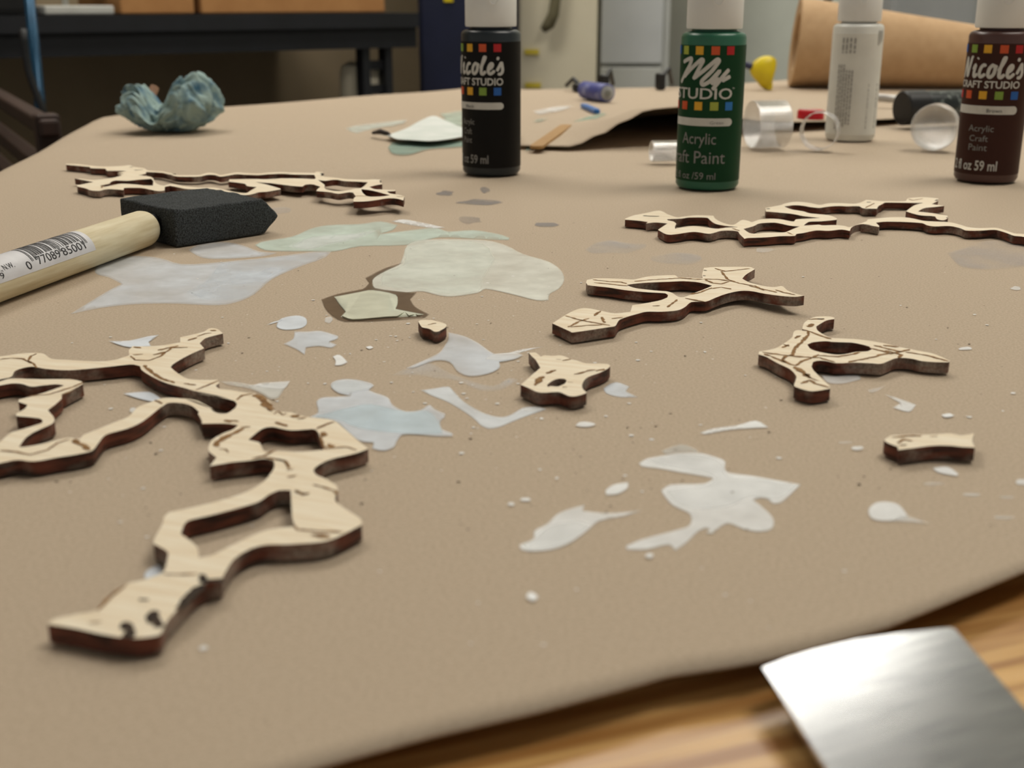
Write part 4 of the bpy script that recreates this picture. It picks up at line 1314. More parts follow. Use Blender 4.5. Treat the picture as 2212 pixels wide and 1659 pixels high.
for col in range(6):                                   # columns of sideways small print
    a = math.radians(-40 + col * 6.5)
    y = 142 + (0 if col < 3 else 12)
    while y < (282 if col < 3 else 268):
        l = rng.uniform(4, 13)
        wq(a, a + math.radians(3.6), y, y + l)
        y += l + rng.uniform(1, 2.2)
for col in range(4):
    a = math.radians(-34 + col * 9)
    y = 84
    while y < 116:
        l = rng.uniform(6, 14)
        wq(a, a + math.radians(4.5), y, min(117, y + l))
        y += l + 2.5
bobj('fine_print', bm, mat('grey_print', srgb(150, 150, 146), 0.6, col2=srgb(160, 160, 156), scale=300), wh.lab)
bm = bmesh.new()
y = 184.0
while y < 276:
    l = rng.choice((1.2, 1.8, 2.6, 3.6))
    wq(math.radians(34), math.radians(66), y, y + l)
    y += l + rng.choice((1.4, 2.0, 3.0))
bobj('barcode', bm, mat('grey_barcode', srgb(120, 120, 118), 0.6, col2=srgb(130, 130, 128), scale=300), wh.lab)
bm = bmesh.new()
for k in range(3):
    wq(math.radians(52 + k * 7), math.radians(55.5 + k * 7), 68, 100 - k * 4)
bobj('fine_print', bm, mat('grey_print', srgb(150, 150, 146), 0.6, col2=srgb(160, 160, 156), scale=300), wh.lab)

# ------------------------------------------------------------------ steel blade on the oak
bz = WOODZ + 0.0002
blade_top = [(1647, 1442), (1700, 1421), (1760, 1403), (1850, 1381), (1950, 1366), (2050, 1355), (2062, 1358), (2212, 1528), (2330, 1660), (2893, 2300), (2192, 2300), (1785, 1659)]
M['steel'] = mat('brushed_steel', srgb(206, 209, 212), 0.20, 1.0, col2=srgb(178, 181, 186), scale=2200, stretch=(0.03, 1, 1), rot=-GRAIN + 0.1, bump=0.004, bscale=2200)
TILT = math.tan(math.radians(4.3))


def blade_lift(px, py):
    l = 0.0
    for _ in range(8):
        l = max(0.0, (G(px, py, bz + 0.0009 + l).y - 0.088) * TILT)
    return l


blade = solid('steel_scraper', [blade_top], 0.0009, [M['steel']], z0=bz, sm=False, lift=blade_lift)
tag(blade, 'brushed steel scraper blade lying on the bare oak tabletop', 'scraper')

# ------------------------------------------------------------------ loose sheet with a lifted edge
edge_pts = [(1120, 322, .0008), (1235, 326, .0012), (1300, 322, .0085), (1350, 320, .0165), (1400, 318, .0228), (1460, 316, .0238), (1530, 305, .0185), (1600, 292, .0105), (1650, 287, .0070), (1720, 283, .0050),
            (1800, 278, .0042), (1920, 270, .0030), (2060, 258, .0022), (2300, 245, .0014), (2700, 230, .0010)]
EP = [(G(x, y), h) for x, y, h in edge_pts]
N2, V2N = 90, 40
vs, fs = [], []
acc = [0.0]
for (a, _), (b, __) in zip(EP, EP[1:]):
    acc.append(acc[-1] + (b - a).length)
for i in range(N2):
    s_ = acc[-1] * i / (N2 - 1)
    k = min(max(j for j in range(len(acc)) if acc[j] <= s_ + 1e-9), len(EP) - 2)
    t = (s_ - acc[k]) / (acc[k + 1] - acc[k])
    tt = t * t * (3 - 2 * t)
    p = EP[k][0].lerp(EP[k + 1][0], t)
    h = EP[k][1] + (EP[k + 1][1] - EP[k][1]) * tt
    yend = 1.30 + 0.12 * max(0, min(1, p.x / 0.5))
    for j in range(V2N):
        v = j / (V2N - 1)
        y = p.y + (yend - p.y) * v
        dv = (y - p.y) / 0.20
        f = max(0.0, 1 - dv)
        f = f * f * (3 - 2 * f)
        z = 0.0016 + h * f
        vs.append(Vector((p.x - 0.03 * v * (1 - i / N2), y, T + z)))
for i in range(N2 - 1):
    for j in range(V2N - 1):
        a = i * V2N + j
        fs.append((a, a + V2N, a + V2N + 1, a + 1))
sheet = mesh('loose_kraft_sheet', vs, fs, M['kraft'], smooth=True)
md = sheet.modifiers.new('thickness', 'SOLIDIFY')
md.thickness = 0.0004
md.offset = -1
tag(sheet, 'loose sheet of brown kraft paper with its front edge arched up', 'paper')
SZ = 0.0021


def spaint(pts, col, alpha):
    return film('paint_smear', pts, pmat(col, alpha), sheet, SZ + 0.0004, 3.0)


spaint([(1225, 268), (1260, 254), (1300, 243), (1312, 246), (1285, 258), (1240, 274)], (150, 186, 168), 0.5)
spaint([(1150, 240), (1200, 230), (1240, 228), (1215, 238), (1165, 247)], WHITE, 0.5)
spaint([(1160, 258), (1185, 254), (1170, 262), (1150, 264)], TEAL, 0.5)

# torn white paper with teal paint
sc = [(806, 287), (830, 291), (850, 287), (880, 276), (905, 262), (935, 250), (958, 258), (985, 270), (1010, 279), (1040, 284), (1010, 292), (975, 299), (930, 304), (890, 302), (858, 300), (842, 294)]
scrap = solid('paper_scrap', [sc], 0.0004, [mat('white_paper', srgb(222, 226, 222), 0.7, col2=srgb(206, 214, 208), scale=40)], z0=0.0012, lift=lambda x, y: 0.0026 * max(0, min(1, (y - 270) / 30.0)), steps=3)
tag(scrap, 'torn scrap of white paper lying beside the black bottle', 'paper scrap')
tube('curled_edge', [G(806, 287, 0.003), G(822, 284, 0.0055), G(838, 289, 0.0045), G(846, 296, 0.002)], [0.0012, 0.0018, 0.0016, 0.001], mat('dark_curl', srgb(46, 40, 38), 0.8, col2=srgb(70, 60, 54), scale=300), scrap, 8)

# wooden stick
def flat_stick(name, a, b, w, th, m, z, up=0.0):
    a, b = Vector(a), Vector(b)
    d = (b - a).normalized()
    s = Vector((-d.y, d.x, 0)).normalized()
    bm = bmesh.new()
    L = (b - a).length
    ring = []
    n = 8
    outline = [(w / 2 * math.sin(math.pi * k / n), -w / 2 * math.cos(math.pi * k / n)) for k in range(n + 1)]
    pts = [(L - w / 2 + o[0], o[1]) for o in outline] + [(w / 2 - o[0], -o[1]) for o in outline]
    t_ = [bm.verts.new(a + d * x + s * y + Vector((0, 0, th))) for x, y in pts]
    b_ = [bm.verts.new(a + d * x + s * y) for x, y in pts]
    bm.faces.new(t_)
    bm.faces.new(b_[::-1])
    for i in range(len(pts)):
        j = (i + 1) % len(pts)
        bm.faces.new((t_[i], b_[i], b_[j], t_[j]))
    bmesh.ops.recalc_face_normals(bm, faces=bm.faces)
    return bobj(name, bm, m)


M['stick'] = mat('birch_stick', srgb(176, 138, 84), 0.6, col2=srgb(156, 118, 68), scale=300, stretch=(0.3, 2, 1))
stick = flat_stick('craft_stick', G(1157, 322, 0.0024), G(1224, 274, 0.0024), 0.0085, 0.0018, M['stick'], 0)
tag(stick, 'brown wooden craft stick lying on the paper between the black and green bottles', 'stick')

# ------------------------------------------------------------------ crumpled rag
def rag():
    base = G(352, 291)
    bp = Vector((base.x, base.y + 0.026, T))
    o = empty('paper_towel', bp)
    bm = bmesh.new()
    bmesh.ops.create_icosphere(bm, subdivisions=6, radius=1.0)

    def ridge(q):
        return 1 - 2.2 * abs(mnoise.noise(q))
    for v in bm.verts:
        d = v.co.normalized()
        p = Vector((d.x * 0.034, d.y * 0.026, d.z * 0.0165))
        if p.z < 0:                                     # narrow foot
            k = 1 + 0.42 * d.z
            p.x *= k
            p.y *= k
        # two standing flaps, the right one higher, with a dip between them
        if d.z > -0.3:
            w = min(1, (d.z + 0.3) / 0.8)
            p.z += w * (0.0085 * math.exp(-((d.x - 0.56) / 0.36) ** 2) + 0.0035 * math.exp(-((d.x + 0.62) / 0.22) ** 2) - 0.0185 * math.exp(-((d.x + 0.16) / 0.24) ** 2))
        sh = d + Vector((0.35 * mnoise.noise(d * 1.7), 0.35 * mnoise.noise(d * 1.7 + Vector((5, 1, 3))), 0))
        f1 = ridge(Vector((sh.x * 2.6, sh.y * 2.6, sh.z * 0.45)) + Vector((2.3, 7.1, 0.4)))
        f2 = ridge(Vector((sh.x * 4.6 + sh.z * 1.2, sh.y * 4.6, sh.z * 0.7)) + Vector((9.0, 3.0, 1.0)))
        f3 = ridge(sh * 11 + Vector((1, 2, 3)))
        am = 0.35 + 0.65 * max(0, min(1, (d.z + 0.8) / 1.0))
        p += d * am * (0.0072 * f1 + 0.0030 * f2 + 0.0004 * f3 - 0.003)
        p.z = max(0.0006, p.z + 0.0145)
        v.co = bp + p
    M['rag'] = mat('teal_stained_towel', srgb(150, 172, 168), 0.9, col2=srgb(62, 104, 130), scale=85, bump=0.3, bscale=900, lo=0.46, hi=0.70)
    bobj('crumpled_sheet', bm, M['rag'], o, True)
    tag(o, 'crumpled teal stained paper towel sitting near the table edge', 'paper towel')
    return o


rag()
sa = D(306, 262, G(350, 291).y + 0.045)
sb = D(334, 188, G(350, 291).y + 0.062)
st2 = bmesh.new()
add_tube(st2, [sa, sb], [0.0032, 0.0034], 10)
bmesh.ops.recalc_face_normals(st2, faces=st2.faces)
st2o = bobj('craft_stick', st2, mat('pinkish_stick', srgb(178, 138, 112), 0.6, col2=srgb(160, 120, 94), scale=200))
tag(st2o, 'short pinkish wooden stick propped up in the crumpled paper towel', 'stick')

# ------------------------------------------------------------------ clear plastic bits
def clear_mat():
    m = bpy.data.materials.new('clear_plastic')
    m.use_nodes = True
    nt = m.node_tree
    nt.nodes.remove(nt.nodes['Principled BSDF'])
    tr_ = nt.nodes.new('ShaderNodeBsdfTransparent')
    tr_.inputs[0].default_value = (0.95, 0.955, 0.96, 1)
    gl = nt.nodes.new('ShaderNodeBsdfGlossy')
    gl.inputs['Roughness'].default_value = 0.05
    gl.inputs['Color'].default_value = (0.95, 0.95, 0.95, 1)
    lw = nt.nodes.new('ShaderNodeLayerWeight')
    lw.inputs['Blend'].default_value = 0.42
    n = nt.nodes.new('ShaderNodeTexNoise')
    n.inputs['Scale'].default_value = 240
    n.inputs['Detail'].default_value = 4
    bp = nt.nodes.new('ShaderNodeBump')
    bp.inputs['Strength'].default_value = 0.6
    bp.inputs['Distance'].default_value = 0.002
    nt.links.new(n.outputs['Fac'], bp.inputs['Height'])
    nt.links.new(bp.outputs['Normal'], gl.inputs['Normal'])
    nt.links.new(bp.outputs['Normal'], lw.inputs['Normal'])
    mx = nt.nodes.new('ShaderNodeMixShader')
    nt.links.new(lw.outputs['Facing'], mx.inputs[0])
    nt.links.new(tr_.outputs[0], mx.inputs[1])
    nt.links.new(gl.outputs[0], mx.inputs[2])
    nt.links.new(mx.outputs[0], nt.nodes['Material Output'].inputs['Surface'])
    return m


M['clear'] = clear_mat()


def clear_ring(name, px, py, dia, width, yaw, label, dome=0.0, wall=0.0007):
    p = G(px, py)
    r = dia / 2
    c = Vector((p.x, p.y, T + 0.0008 + r))
    axis = Vector((math.cos(yaw), math.sin(yaw), 0))
    a, s, u = frame_from(axis)
    tm = Matrix((s, u, a)).transposed().to_4x4()
    prof = [(r, 0), (r + 0.0008 * 0, width * 0.5), (r, width)]
    outer = [(r - 0.0003, 0.0), (r, 0.0004), (r, width * 0.35), (r, width * 0.7)]
    if dome:
        for k in range(1, 9):
            q = math.pi / 2 * k / 8
            outer.append((max(0.0, r * math.cos(q)), width * 0.7 + dome * math.sin(q)))
        inner = [(max(0.0, (x - wall)), z - (wall if i > 4 else 0)) for i, (x, z) in enumerate(outer)]
        prof = outer + inner[::-1]
    else:
        outer += [(r, width - 0.0004), (r - 0.0003, width)]
        prof = outer + [(r - wall, width - 0.0002), (r - wall, 0.0002), (r - 0.0003, 0.0)]
    o = lathe(name, prof, M['clear'], None, c - axis * width / 2, 40, True, tm)
    tag(o, label, 'plastic cup', 'clear plastic cups lying on the paper')
    return o


clear_ring('plastic_cup', 1655, 322, 0.030, 0.022, math.radians(12), 'clear plastic cup lying on its side right behind the green bottle', dome=0.0)
clear_ring('plastic_cup', 1768, 326, 0.024, 0.012, math.radians(66), 'thin clear plastic ring standing beside the white bottle')
clear_ring('plastic_cup', 2016, 326, 0.029, 0.017, math.radians(64), 'clear domed plastic cup lying between the white and brown bottles', dome=0.008)
clear_ring('plastic_cup', 1436, 352, 0.0125, 0.017, math.radians(8), 'small clear plastic cap lying against the foot of the green bottle', dome=0.0)

# ------------------------------------------------------------------ things further back on the table
# black marker-like bottle lying down
def lying(name, p0, axis, prof, m, parent=None, n=32):
    a, s, u = frame_from(axis)
    return lathe(name, prof, m, parent, p0, n, True, Matrix((s, u, a)).transposed().to_4x4())


bc = G(1965, 281)
br_ = 0.0128
bo = empty('spray_bottle', Vector((bc.x, bc.y + br_, T)))
ax = Vector((0.96, 0.28, 0))
p0 = Vector((bc.x - 0.004, bc.y + br_ * 0.9, T + 0.0022 + br_))
lying('cap', p0, ax, [(0, 0), (br_ - 0.001, 0), (br_, 0.001), (br_, 0.018), (br_ - 0.0008, 0.0185), (0, 0.0185)], M['black'], bo)
lying('body', p0 + ax.normalized() * 0.0185, ax, [(0, 0), (br_ - 0.0006, 0), (br_ - 0.0006, 0.05), (br_ * .8, 0.056), (0, 0.056)], mat('black_bottle_body', srgb(36, 42, 42), 0.35, col2=srgb(120, 128, 124), scale=260, stretch=(1, 1, 0.5), lo=0.55, hi=0.72), bo)
tag(bo, 'black cylindrical bottle lying on its side behind the domed plastic cup', 'bottle')
pen = tube('pen', [D(1880, 208, 1.06), D(1985, 216, 1.06)], 0.0034, mat('silver_pen', srgb(200, 198, 194), 0.35, 0.3, col2=srgb(180, 178, 174), scale=60))
pen.location.z += (T + 0.006) - min(v.co.z for v in pen.data.vertices)
tag(pen, 'slim silver pen lying behind the white bottle', 'pen')

# red cap with a pale stripe
rc = G(1756, 259, 0.006)
rco = lathe('body', [(0, 0), (0.0092, 0), (0.0100, 0.001), (0.0100, 0.006), (0.0092, 0.0072), (0, 0.0074)], mat('red_plastic', srgb(196, 18, 34), 0.4, col2=srgb(184, 14, 30), scale=60))
rce = empty('bottle_cap', Vector((rc.x, rc.y + 0.008, T + 0.0055)))
rco.parent = rce
rco.name = 'cap_body'
rco.location = (0, 0, 0)
box('stripe', Vector((rc.x - 0.002, rc.y + 0.008, T + 0.0055 + 0.0070)), 0.0024, 0.0180, 0.0012, M['print_white'], rce, 0.5)
tag(rce, 'small red plastic cap with a pale stripe beside the white bottle', 'cap')

# kraft paper roll
rl = G(1712, 199)
R0, R1 = 0.0465, 0.0290
ro = empty('kraft_paper_roll', Vector((0.42, 1.33, T)))
pL = Vector((0.304, 1.345, T + 0.0024 + R0))
pR = Vector((0.530, 1.315, T + 0.0024 + R1))
ax = (pR - pL)
Lr = ax.length
prof = [(R0 - 0.016, 0.001), (R0 - 0.0006, 0), (R0, 0.0006)] + [(R0 + (R1 - R0) * k / 12, Lr * k / 12) for k in range(1, 13)] + [(R1 - 0.008, Lr), (R1 - 0.012, Lr * .5), (R0 - 0.016, 0.001)]
lying('wound_paper', pL, ax, prof, mat('roll_kraft', srgb(196, 164, 126), 0.75, col2=srgb(188, 156, 118), scale=90, spec=0.3), ro, 56)
tag(ro, 'large roll of brown kraft paper lying behind the white bottle', 'paper roll')

# blue battery-like marker
bt = G(1312, 227)
mk = empty('marker', Vector((bt.x, bt.y + 0.01, T)))
ax = Vector((-0.40, 0.92, 0))
pm = Vector((bt.x, bt.y + 0.004, T + 0.0022 + 0.0082))
lying('barrel', pm, ax, [(0, 0.0), (0.0078, 0.0), (0.0082, 0.0006), (0.0082, 0.045), (0, 0.045)], mat('blue_barrel', srgb(78, 84, 150), 0.4, col2=srgb(150, 156, 196), scale=80, lo=.5, hi=.7), mk)
lying('end_ring', pm - ax.normalized() * 0.0012, ax, [(0, 0.0), (0.0056, 0.0), (0.0066, 0.0006), (0.0066, 0.0014), (0, 0.0014)], mat('grey_end', srgb(170, 172, 172), 0.5, col2=srgb(140, 142, 144), scale=120), mk)
lying('nib', pm - ax.normalized() * 0.0024, ax, [(0, 0.0), (0.0026, 0.0), (0.003, 0.0005), (0.003, 0.0013), (0, 0.0013)], mat('grey_nib', srgb(128, 130, 124), 0.5, col2=srgb(118, 120, 114), scale=120), mk)
tag(mk, 'fat blue marker with a pale grey end pointing at the viewer', 'marker')
bs = flat_stick('blue_clip', G(1259, 231, 0.0025), G(1291, 245, 0.0025), 0.0052, 0.003, mat('blue_plastic', srgb(40, 112, 190), 0.4, col2=srgb(34, 100, 174), scale=80), 0)
tag(bs, 'tiny bright blue plastic strip lying in front of the fat marker', 'clip')

# yellow clamp
yl = D(1648, 168, 1.30)
yo = empty('spring_clamp', Vector((yl.x, yl.y, T + 0.002)))
bm = bmesh.new()
r_ = bmesh.ops.create_uvsphere(bm, u_segments=20, v_segments=12, radius=1)
for v in bm.verts:
    x, y, z = v.co
    w = 0.55 + 0.45 * max(0, min(1, (z + 0.4) / 1.0))
    v.co = Vector((x * 0.0175 * w + 0.006 * z * 0.3, y * 0.0095, z * 0.0165))
bmesh.ops.transform(bm, matrix=Matrix.Translation(Vector((yl.x + 0.001, yl.y, T + 0.0195))) @ Matrix.Rotation(-0.35, 4, 'Y'), verts=bm.verts)
YM = mat('yellow_plastic', srgb(226, 204, 28), 0.4, col2=srgb(212, 188, 20), scale=60)
bobj('jaw', bm, YM, yo, True)
box('foot', Vector((yl.x + 0.006, yl.y, T + 0.0058)), 0.007, 0.009, 0.0075, YM, yo, 0.2, 0.001)
tube('handle', [Vector((yl.x - 0.022, yl.y, T + 0.0285)), Vector((yl.x - 0.008, yl.y, T + 0.0240))], [0.0028, 0.004], mat('navy_grip', srgb(44, 48, 84), 0.5, col2=srgb(36, 40, 72), scale=60), yo)
tag(yo, 'yellow plastic clamp with a navy grip beside the paper roll', 'clamp')

# black plugs and cable ends at the far edge
def plug(px, py, Y, w, h, lean, label):
    p = D(px, py, Y)
    o = empty('power_plug', Vector((p.x, p.y, T + 0.002)))
    box('plug_body', Vector((p.x, p.y, T + 0.0022 + h / 2)), w, 0.012, h, M['black'], o, 0.2, 0.002)
    tube('cord', [Vector((p.x, p.y, T + h * .7)), Vector((p.x + lean * .6, p.y + .01, T + h + .006)), Vector((p.x + lean, p.y + 0.03, T + 0.0065))], 0.0022, M['black'], o, 8)
    tag(o, label, 'plug')
    return o


plug(1258, 198, 1.27, 0.020, 0.0085, -0.015, 'flat black plug lying near the cream cabinet')
plug(1304, 190, 1.29, 0.010, 0.016, 0.012, 'upright black plug standing behind the fat blue marker')
plug(1426, 188, 1.30, 0.009, 0.017, 0.016, 'small dark plug beside the green bottle at the far table edge')

# ------------------------------------------------------------------ furniture behind the table
BRZ = RZ
bdir = Vector((0.79, 0.61, 0)).normalized()
bback = Vector((-0.61, 0.79, 0)).normalized()
B0 = Vector((-0.98, 2.17, 0))           # left end of the bench front
bench = empty('workbench', B0 + bdir * 0.1 + bback * .25)
LB = 0.98


def bbox(name, s0_, s1_, d0, d1, z0, z1, m, parent, bevel=0.0):
    c = B0 + bdir * ((s0_ + s1_) / 2) + bback * ((d0 + d1) / 2) + Vector((0, 0, (z0 + z1) / 2))
    return box(name, c, s1_ - s0_, d1 - d0, z1 - z0, m, parent, BRZ, bevel)


bbox('bench_top', -0.45, LB, 0.0, 0.665, 0.785, 0.815, M['black_steel'], bench)
bbox('front_rail', -0.45, LB, 0.012, 0.04, 0.742, 0.785, M['black_steel'], bench)
for s_ in (0.845, -0.40):
    leg = bbox('leg', s_, s_ + 0.018, 0.02, 0.05, 0.0, 0.745, M['black_steel'], bench)
    bbox('leg_flange', s_ + 0.058, s_ + 0.075, 0.02, 0.05, 0.0, 0.745, M['black_steel'], leg)
    z = 0.02
    while z < 0.70:
        bbox('leg_web', s_ + 0.016, s_ + 0.060, 0.030, 0.036, z, z + 0.020, M['black_steel'], leg)
        z += 0.052
for s_ in (-0.42,):
    bbox('leg', s_, s_ + 0.04, 0.60, 0.64, 0.0, 0.785, M['black_steel'], bench)
tag(bench, 'black steel workbench against the far wall behind the crumpled towel', 'workbench')

card = mat('cardboard', srgb(176, 128, 78), 0.85, col2=srgb(166, 118, 70), scale=20)


def carton(s0_, s1_, d0, d1, z1, label):
    e = empty('cardboard_box', B0 + bdir * ((s0_ + s1_) / 2) + bback * ((d0 + d1) / 2) + Vector((0, 0, 0.8155)))
    bbox('carton_body', s0_, s1_, d0, d1, 0.816, z1, card, e, 0.003)
    bbox('tape', (s0_ + s1_) / 2 - .02, (s0_ + s1_) / 2 + .02, d0 - .0012, d1 + .0012, z1 - .06, z1 + .0012, mat('brown_tape', srgb(150, 108, 62), 0.3, col2=srgb(142, 100, 56), scale=30), e)
    tag(e, label, 'box', 'cardboard boxes on the workbench')


carton(0.335, 0.485, 0.06, 0.30, 0.98, 'smaller cardboard box standing on the workbench next to the white tray')
carton(0.50, 0.93, 0.06, 0.36, 1.02, 'wide cardboard box standing at the right end of the black workbench')
carton(-0.30, -0.06, 0.12, 0.36, 1.0, 'cardboard box at the left end of the black workbench')
# white tray on a stem
ws = empty('white_stand', B0 + bdir * 0.235 + bback * 0.12 + Vector((0, 0, 0.8155)))
wm = mat('white_stand_plastic', srgb(190, 190, 184), 0.5, col2=srgb(180, 180, 174), scale=20)
bbox('base', 0.185, 0.315, 0.04, 0.20, 0.816, 0.832, wm, ws, 0.003)
tube('stem', [B0 + bdir * 0.25 + bback * 0.12 + Vector((0, 0, 0.830)), B0 + bdir * 0.25 + bback * 0.12 + Vector((0, 0, 0.96))], 0.006, wm, ws)
bbox('plate', 0.19, 0.31, 0.10, 0.14, 0.955, 0.985, wm, ws, 0.003)
tag(ws, 'white plastic stand with a flat base on the workbench', 'stand')
# dark case on the bench
dc = empty('computer_case', B0 + bdir * 0.06 + bback * 0.2 + Vector((0, 0, 0.8155)))
bbox('case', -0.045, 0.165, 0.05, 0.40, 0.816, 1.15, M['black'], dc, 0.004)
bbox('front_panel', -0.035, 0.155, 0.046, 0.052, 0.826, 1.14, mat('dark_front', srgb(14, 14, 15), 0.35, col2=srgb(20, 20, 21), scale=40), dc)
tag(dc, 'black computer case standing on the workbench beside the white stand', 'computer')
# blue post and cable
bp_ = tube('upright_tube', [D(52, 60, 2.12) * 1.0, D(48, -160, 2.12)], 0.009, mat('blue_steel_tube', srgb(30, 70, 96), 0.25, 0.4, col2=srgb(24, 58, 82), scale=30))
lo = min(v.co.z for v in bp_.data.vertices)
for v in bp_.data.vertices:
    if v.co.z < lo + 0.02:
        v.co.z = 0.0
tag(bp_, 'dark blue steel tube standing upright in front of the workbench', 'pole')
cab = tube('power_cable', [D(50, 62, 2.09), D(52, 90, 2.09), D(56, 120, 2.09), D(62, 155, 2.09), D(74, 190, 2.09), D(90, 230, 2.09), D(110, 300, 2.09)], 0.0065, M['black'], None, 10)
tag(cab, 'black cable hanging down in front of the workbench', 'cable')
tr = bbox('paper_tray', -0.38, -0.02, -0.03, 0.03, 0.8165, 0.824, mat('pale_blue_tray', srgb(150, 180, 190), 0.4, col2=srgb(190, 200, 200), scale=20), None, 0.002)
tag(tr, 'pale blue tray lying on the left end of the workbench', 'tray')
# added cream cylinder, stands in for a lit patch of wall below the bench
bn = empty('lit_wall_patch', D(780, 300, 2.80) * 1.0)
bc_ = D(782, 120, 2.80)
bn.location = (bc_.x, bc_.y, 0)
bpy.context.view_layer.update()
lathe('lit_patch_body', [(0, 0.001), (0.045, 0.0), (0.048, 0.01), (0.052, 0.62), (0.052, 0.68), (0.047, 0.702), (0.03, 0.71), (0, 0.712)], mat('lit_wall_cream', srgb(236, 228, 204), 0.6, col2=srgb(230, 222, 198), scale=12), bn, (bc_.x, bc_.y, 0), 40)
tag(bn, 'tall cream cylinder standing in for a lit patch of wall below the workbench', 'bin')


def wbox(name, px0, px1, Y, z0, z1, depth, m, rz, parent=None, bevel=0.0):
    a, b = D(px0, 100, Y), D(px1, 100, Y)
    w = (b.x - a.x)
    c = Vector(((a.x + b.x) / 2, Y + depth / 2, (z0 + z1) / 2))
    return box(name, c, w, depth, z1 - z0, m, parent, rz, bevel)


nv = empty('navy_cabinet', (D(960, 100, 2.86).x, 3.0, 0))
NM = mat('navy_metal', srgb(20, 26, 54), 0.5, col2=srgb(16, 22, 46), scale=10)
wbox('cabinet_body', 905, 1118, 2.88, 0.0, 1.6, 0.40, NM, 0, nv, 0.004)
wbox('door', 912, 1111, 2.868, 0.06, 1.56, 0.012, NM, 0, nv, 0.002)
wbox('yellow_sticker', 960, 980, 2.864, 0.838, 0.86, 0.003, YM, 0, nv)
tag(nv, 'navy blue metal cabinet behind the black bottle', 'cabinet')

cb = empty('cream_cabinet', (D(1210, 100, 3.0).x, 3.2, 0))
CMm = mat('cream_panel', srgb(214, 206, 182), 0.7, col2=srgb(208, 200, 176), scale=10)
wbox('cabinet_body', 1120, 1290, 2.96, 0.0, 1.7, 0.45, CMm, 0, cb, 0.006)
for px0, px1, py in ((1133, 1164, 108), (1134, 1168, 180)):
    q0, q1 = D(px0, py, 2.958), D(px1, py + 8, 2.958)
    box('yellow_tape', ((q0.x + q1.x) / 2, 2.956, (q0.z + q1.z) / 2), q1.x - q0.x, 0.003, 0.012, mat('yellow_tape', srgb(206, 186, 60), 0.6, col2=srgb(196, 176, 50), scale=30), cb, 0)
tag(cb, 'cream coloured cabinet with yellow tape marks standing in the corner', 'cabinet')
ck = tube('wall_cord', [D(1208, -60, 2.93), D(1200, 0, 2.93), D(1196, 30, 2.93), D(1186, 52, 2.93), D(1172, 66, 2.93)], [0.012, 0.012, 0.013, 0.014, 0.008], mat('olive_cord', srgb(104, 98, 72), 0.7, col2=srgb(90, 84, 60), scale=40))
tag(ck, 'thick olive cord hanging in front of the cream cabinet', 'cord')

gc = empty('grey_cabinet', (D(1370, 100, 3.1).x, 3.3, 0))
GM = mat('grey_metal', srgb(182, 184, 180), 0.5, col2=srgb(176, 178, 174), scale=10)
wbox('cabinet_body', 1296, 1446, 3.12, 0.0, 1.7, 0.40, GM, 0, gc, 0.004)
zsplit = D(1370, 142, 3.12).z
q0, q1 = D(1300, 0, 3.11), D(1434, 0, 3.11)
box('upper_door', ((q0.x + q1.x) / 2, 3.113, (zsplit + 1.68) / 2 + .003), q1.x - q0.x, 0.012, 1.68 - zsplit - .006, mat('grey_door', srgb(186, 189, 190), 0.5, col2=srgb(180, 183, 184), scale=10), gc, 0, 0.002)
box('lower_door', ((q0.x + q1.x) / 2, 3.113, zsplit / 2), q1.x - q0.x, 0.012, zsplit - .008, GM, gc, 0, 0.002)
tag(gc, 'grey two-door metal cabinet standing between the cream cabinet and the green bottle', 'cabinet')

tb = empty('storage_tote', (D(2005, 50, 2.3).x, 2.45, T - 0.09))
TM_ = mat('grey_tote_plastic', srgb(172, 175, 175), 0.45, col2=srgb(164, 167, 167), scale=10)
zb = D(2005, 78, 2.2).z
wbox('tote_body', 1915, 2108, 2.2, zb, zb + 0.3, 0.35, TM_, 0, tb, 0.012)
rv = D(1991, 55, 2.198)
lathe('rivet', [(0, 0), (0.011, 0), (0.010, 0.004), (0.006, 0.006), (0, 0.0065)], mat('steel_rivet', srgb(220, 222, 222), 0.2, 1.0, col2=srgb(200, 202, 202), scale=30), tb, rv, 24, True, Matrix.Rotation(math.pi / 2, 4, 'X'))
tag(tb, 'grey plastic tote with a shiny rivet behind the paper roll', 'tote')
ts = empty('side_counter', (0.8, 2.4, 0))
box('counter_top', (0.86, 2.38, zb - 0.0155), 0.40, 0.46, 0.03, mat('counter_laminate', srgb(120, 120, 114), 0.5, col2=srgb(114, 114, 108), scale=10), ts)
for x in (0.69, 1.03):
    for y in (2.18, 2.58):
        box('leg', (x, y, (zb - 0.031) / 2), 0.04, 0.04, zb - 0.031, M['black_steel'], ts)
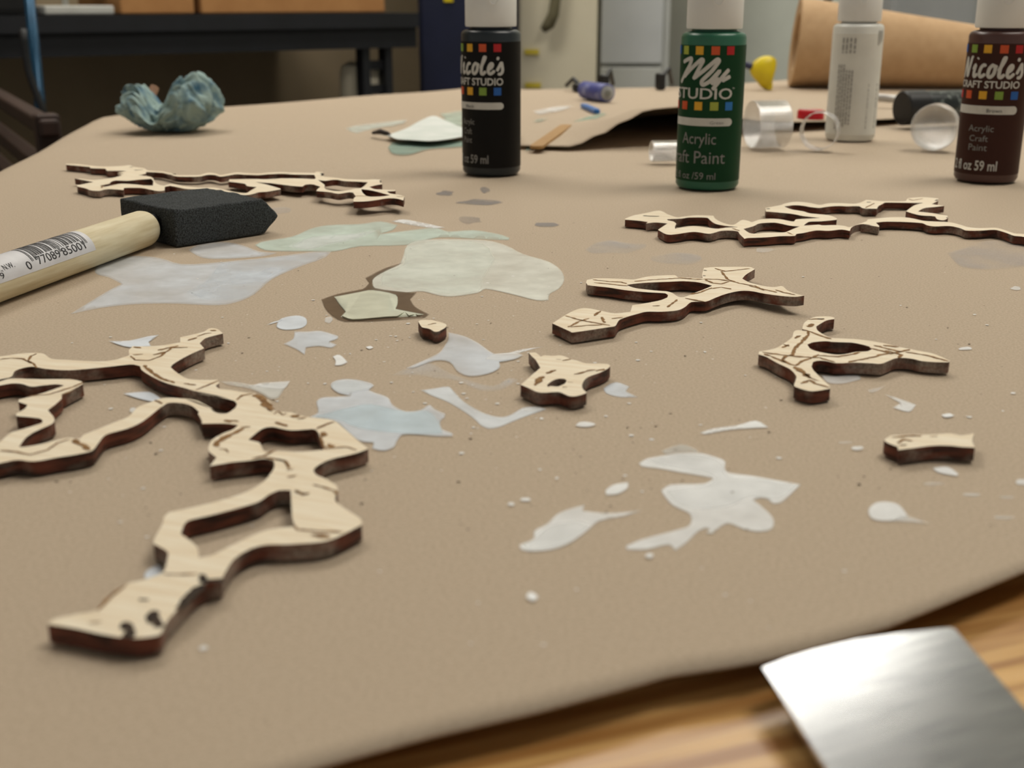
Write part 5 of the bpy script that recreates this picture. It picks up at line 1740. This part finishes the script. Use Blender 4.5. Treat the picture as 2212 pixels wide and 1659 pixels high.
tag(ts, 'low grey side counter carrying the plastic tote', 'counter')

pn = tube('marker_pen', [D(1779, 22, 1.50), D(1786, 10, 1.50), D(1796, -30, 1.50)], [0.0045, 0.0055, 0.0055], M['black'])
# the pen stands in a cup on the far side of the table
ty = [D(1788, -8, 1.499), D(1797, -34, 1.499)]
tube('red_cap', ty, 0.0062, mat('red_pen_cap', srgb(190, 40, 60), 0.4, col2=srgb(178, 32, 52), scale=60), pn)
lo = min(v.co.z for v in pn.data.vertices)
for v in pn.data.vertices:
    if v.co.z < lo + 0.003:
        v.co.z -= (lo - (T + 0.0025))
        v.co.x -= 0.018
tag(pn, 'black marker pen with a red cap leaning behind the paper roll', 'marker')

# slatted wooden chair left of the table
ch = empty('slatted_chair', (-0.62, 1.45, 0))
CM = mat('dark_brown_wood', srgb(58, 38, 30), 0.6, col2=srgb(44, 28, 22), scale=60, stretch=(1, 1, 0.2))
pA, pB = Vector((-0.745, 1.73, 0)), Vector((-0.43, 1.14, 0))
cd = (pB - pA).normalized()
crz = math.atan2(cd.y, cd.x)
mid = (pA + pB) / 2
Lc_ = (pB - pA).length
for k in range(5):
    z = 0.728 - k * 0.046
    box('back_rail', Vector((mid.x, mid.y, z)), Lc_, 0.018, 0.016, CM, ch, crz, 0.003)
for p in (pA + cd * 0.04, pB - cd * 0.02):
    box('back_post', Vector((p.x, p.y, 0.37)), 0.026, 0.022, 0.74, CM, ch, crz, 0.003)
nrm = Vector((cd.y, -cd.x, 0))
nrm = nrm if nrm.x < 0 else -nrm
for k in range(4):
    c = mid + nrm * (0.06 + 0.09 * k)
    box('seat_slat', Vector((c.x, c.y, 0.44)), Lc_ - 0.1, 0.07, 0.02, CM, ch, crz, 0.003)
for p in (pA + cd * 0.08 + nrm * 0.34, pB - cd * 0.08 + nrm * 0.34):
    box('front_leg', Vector((p.x, p.y, 0.215)), 0.03, 0.03, 0.43, CM, ch, crz, 0.003)
tag(ch, 'dark brown slatted wooden chair beyond the left table edge', 'chair')
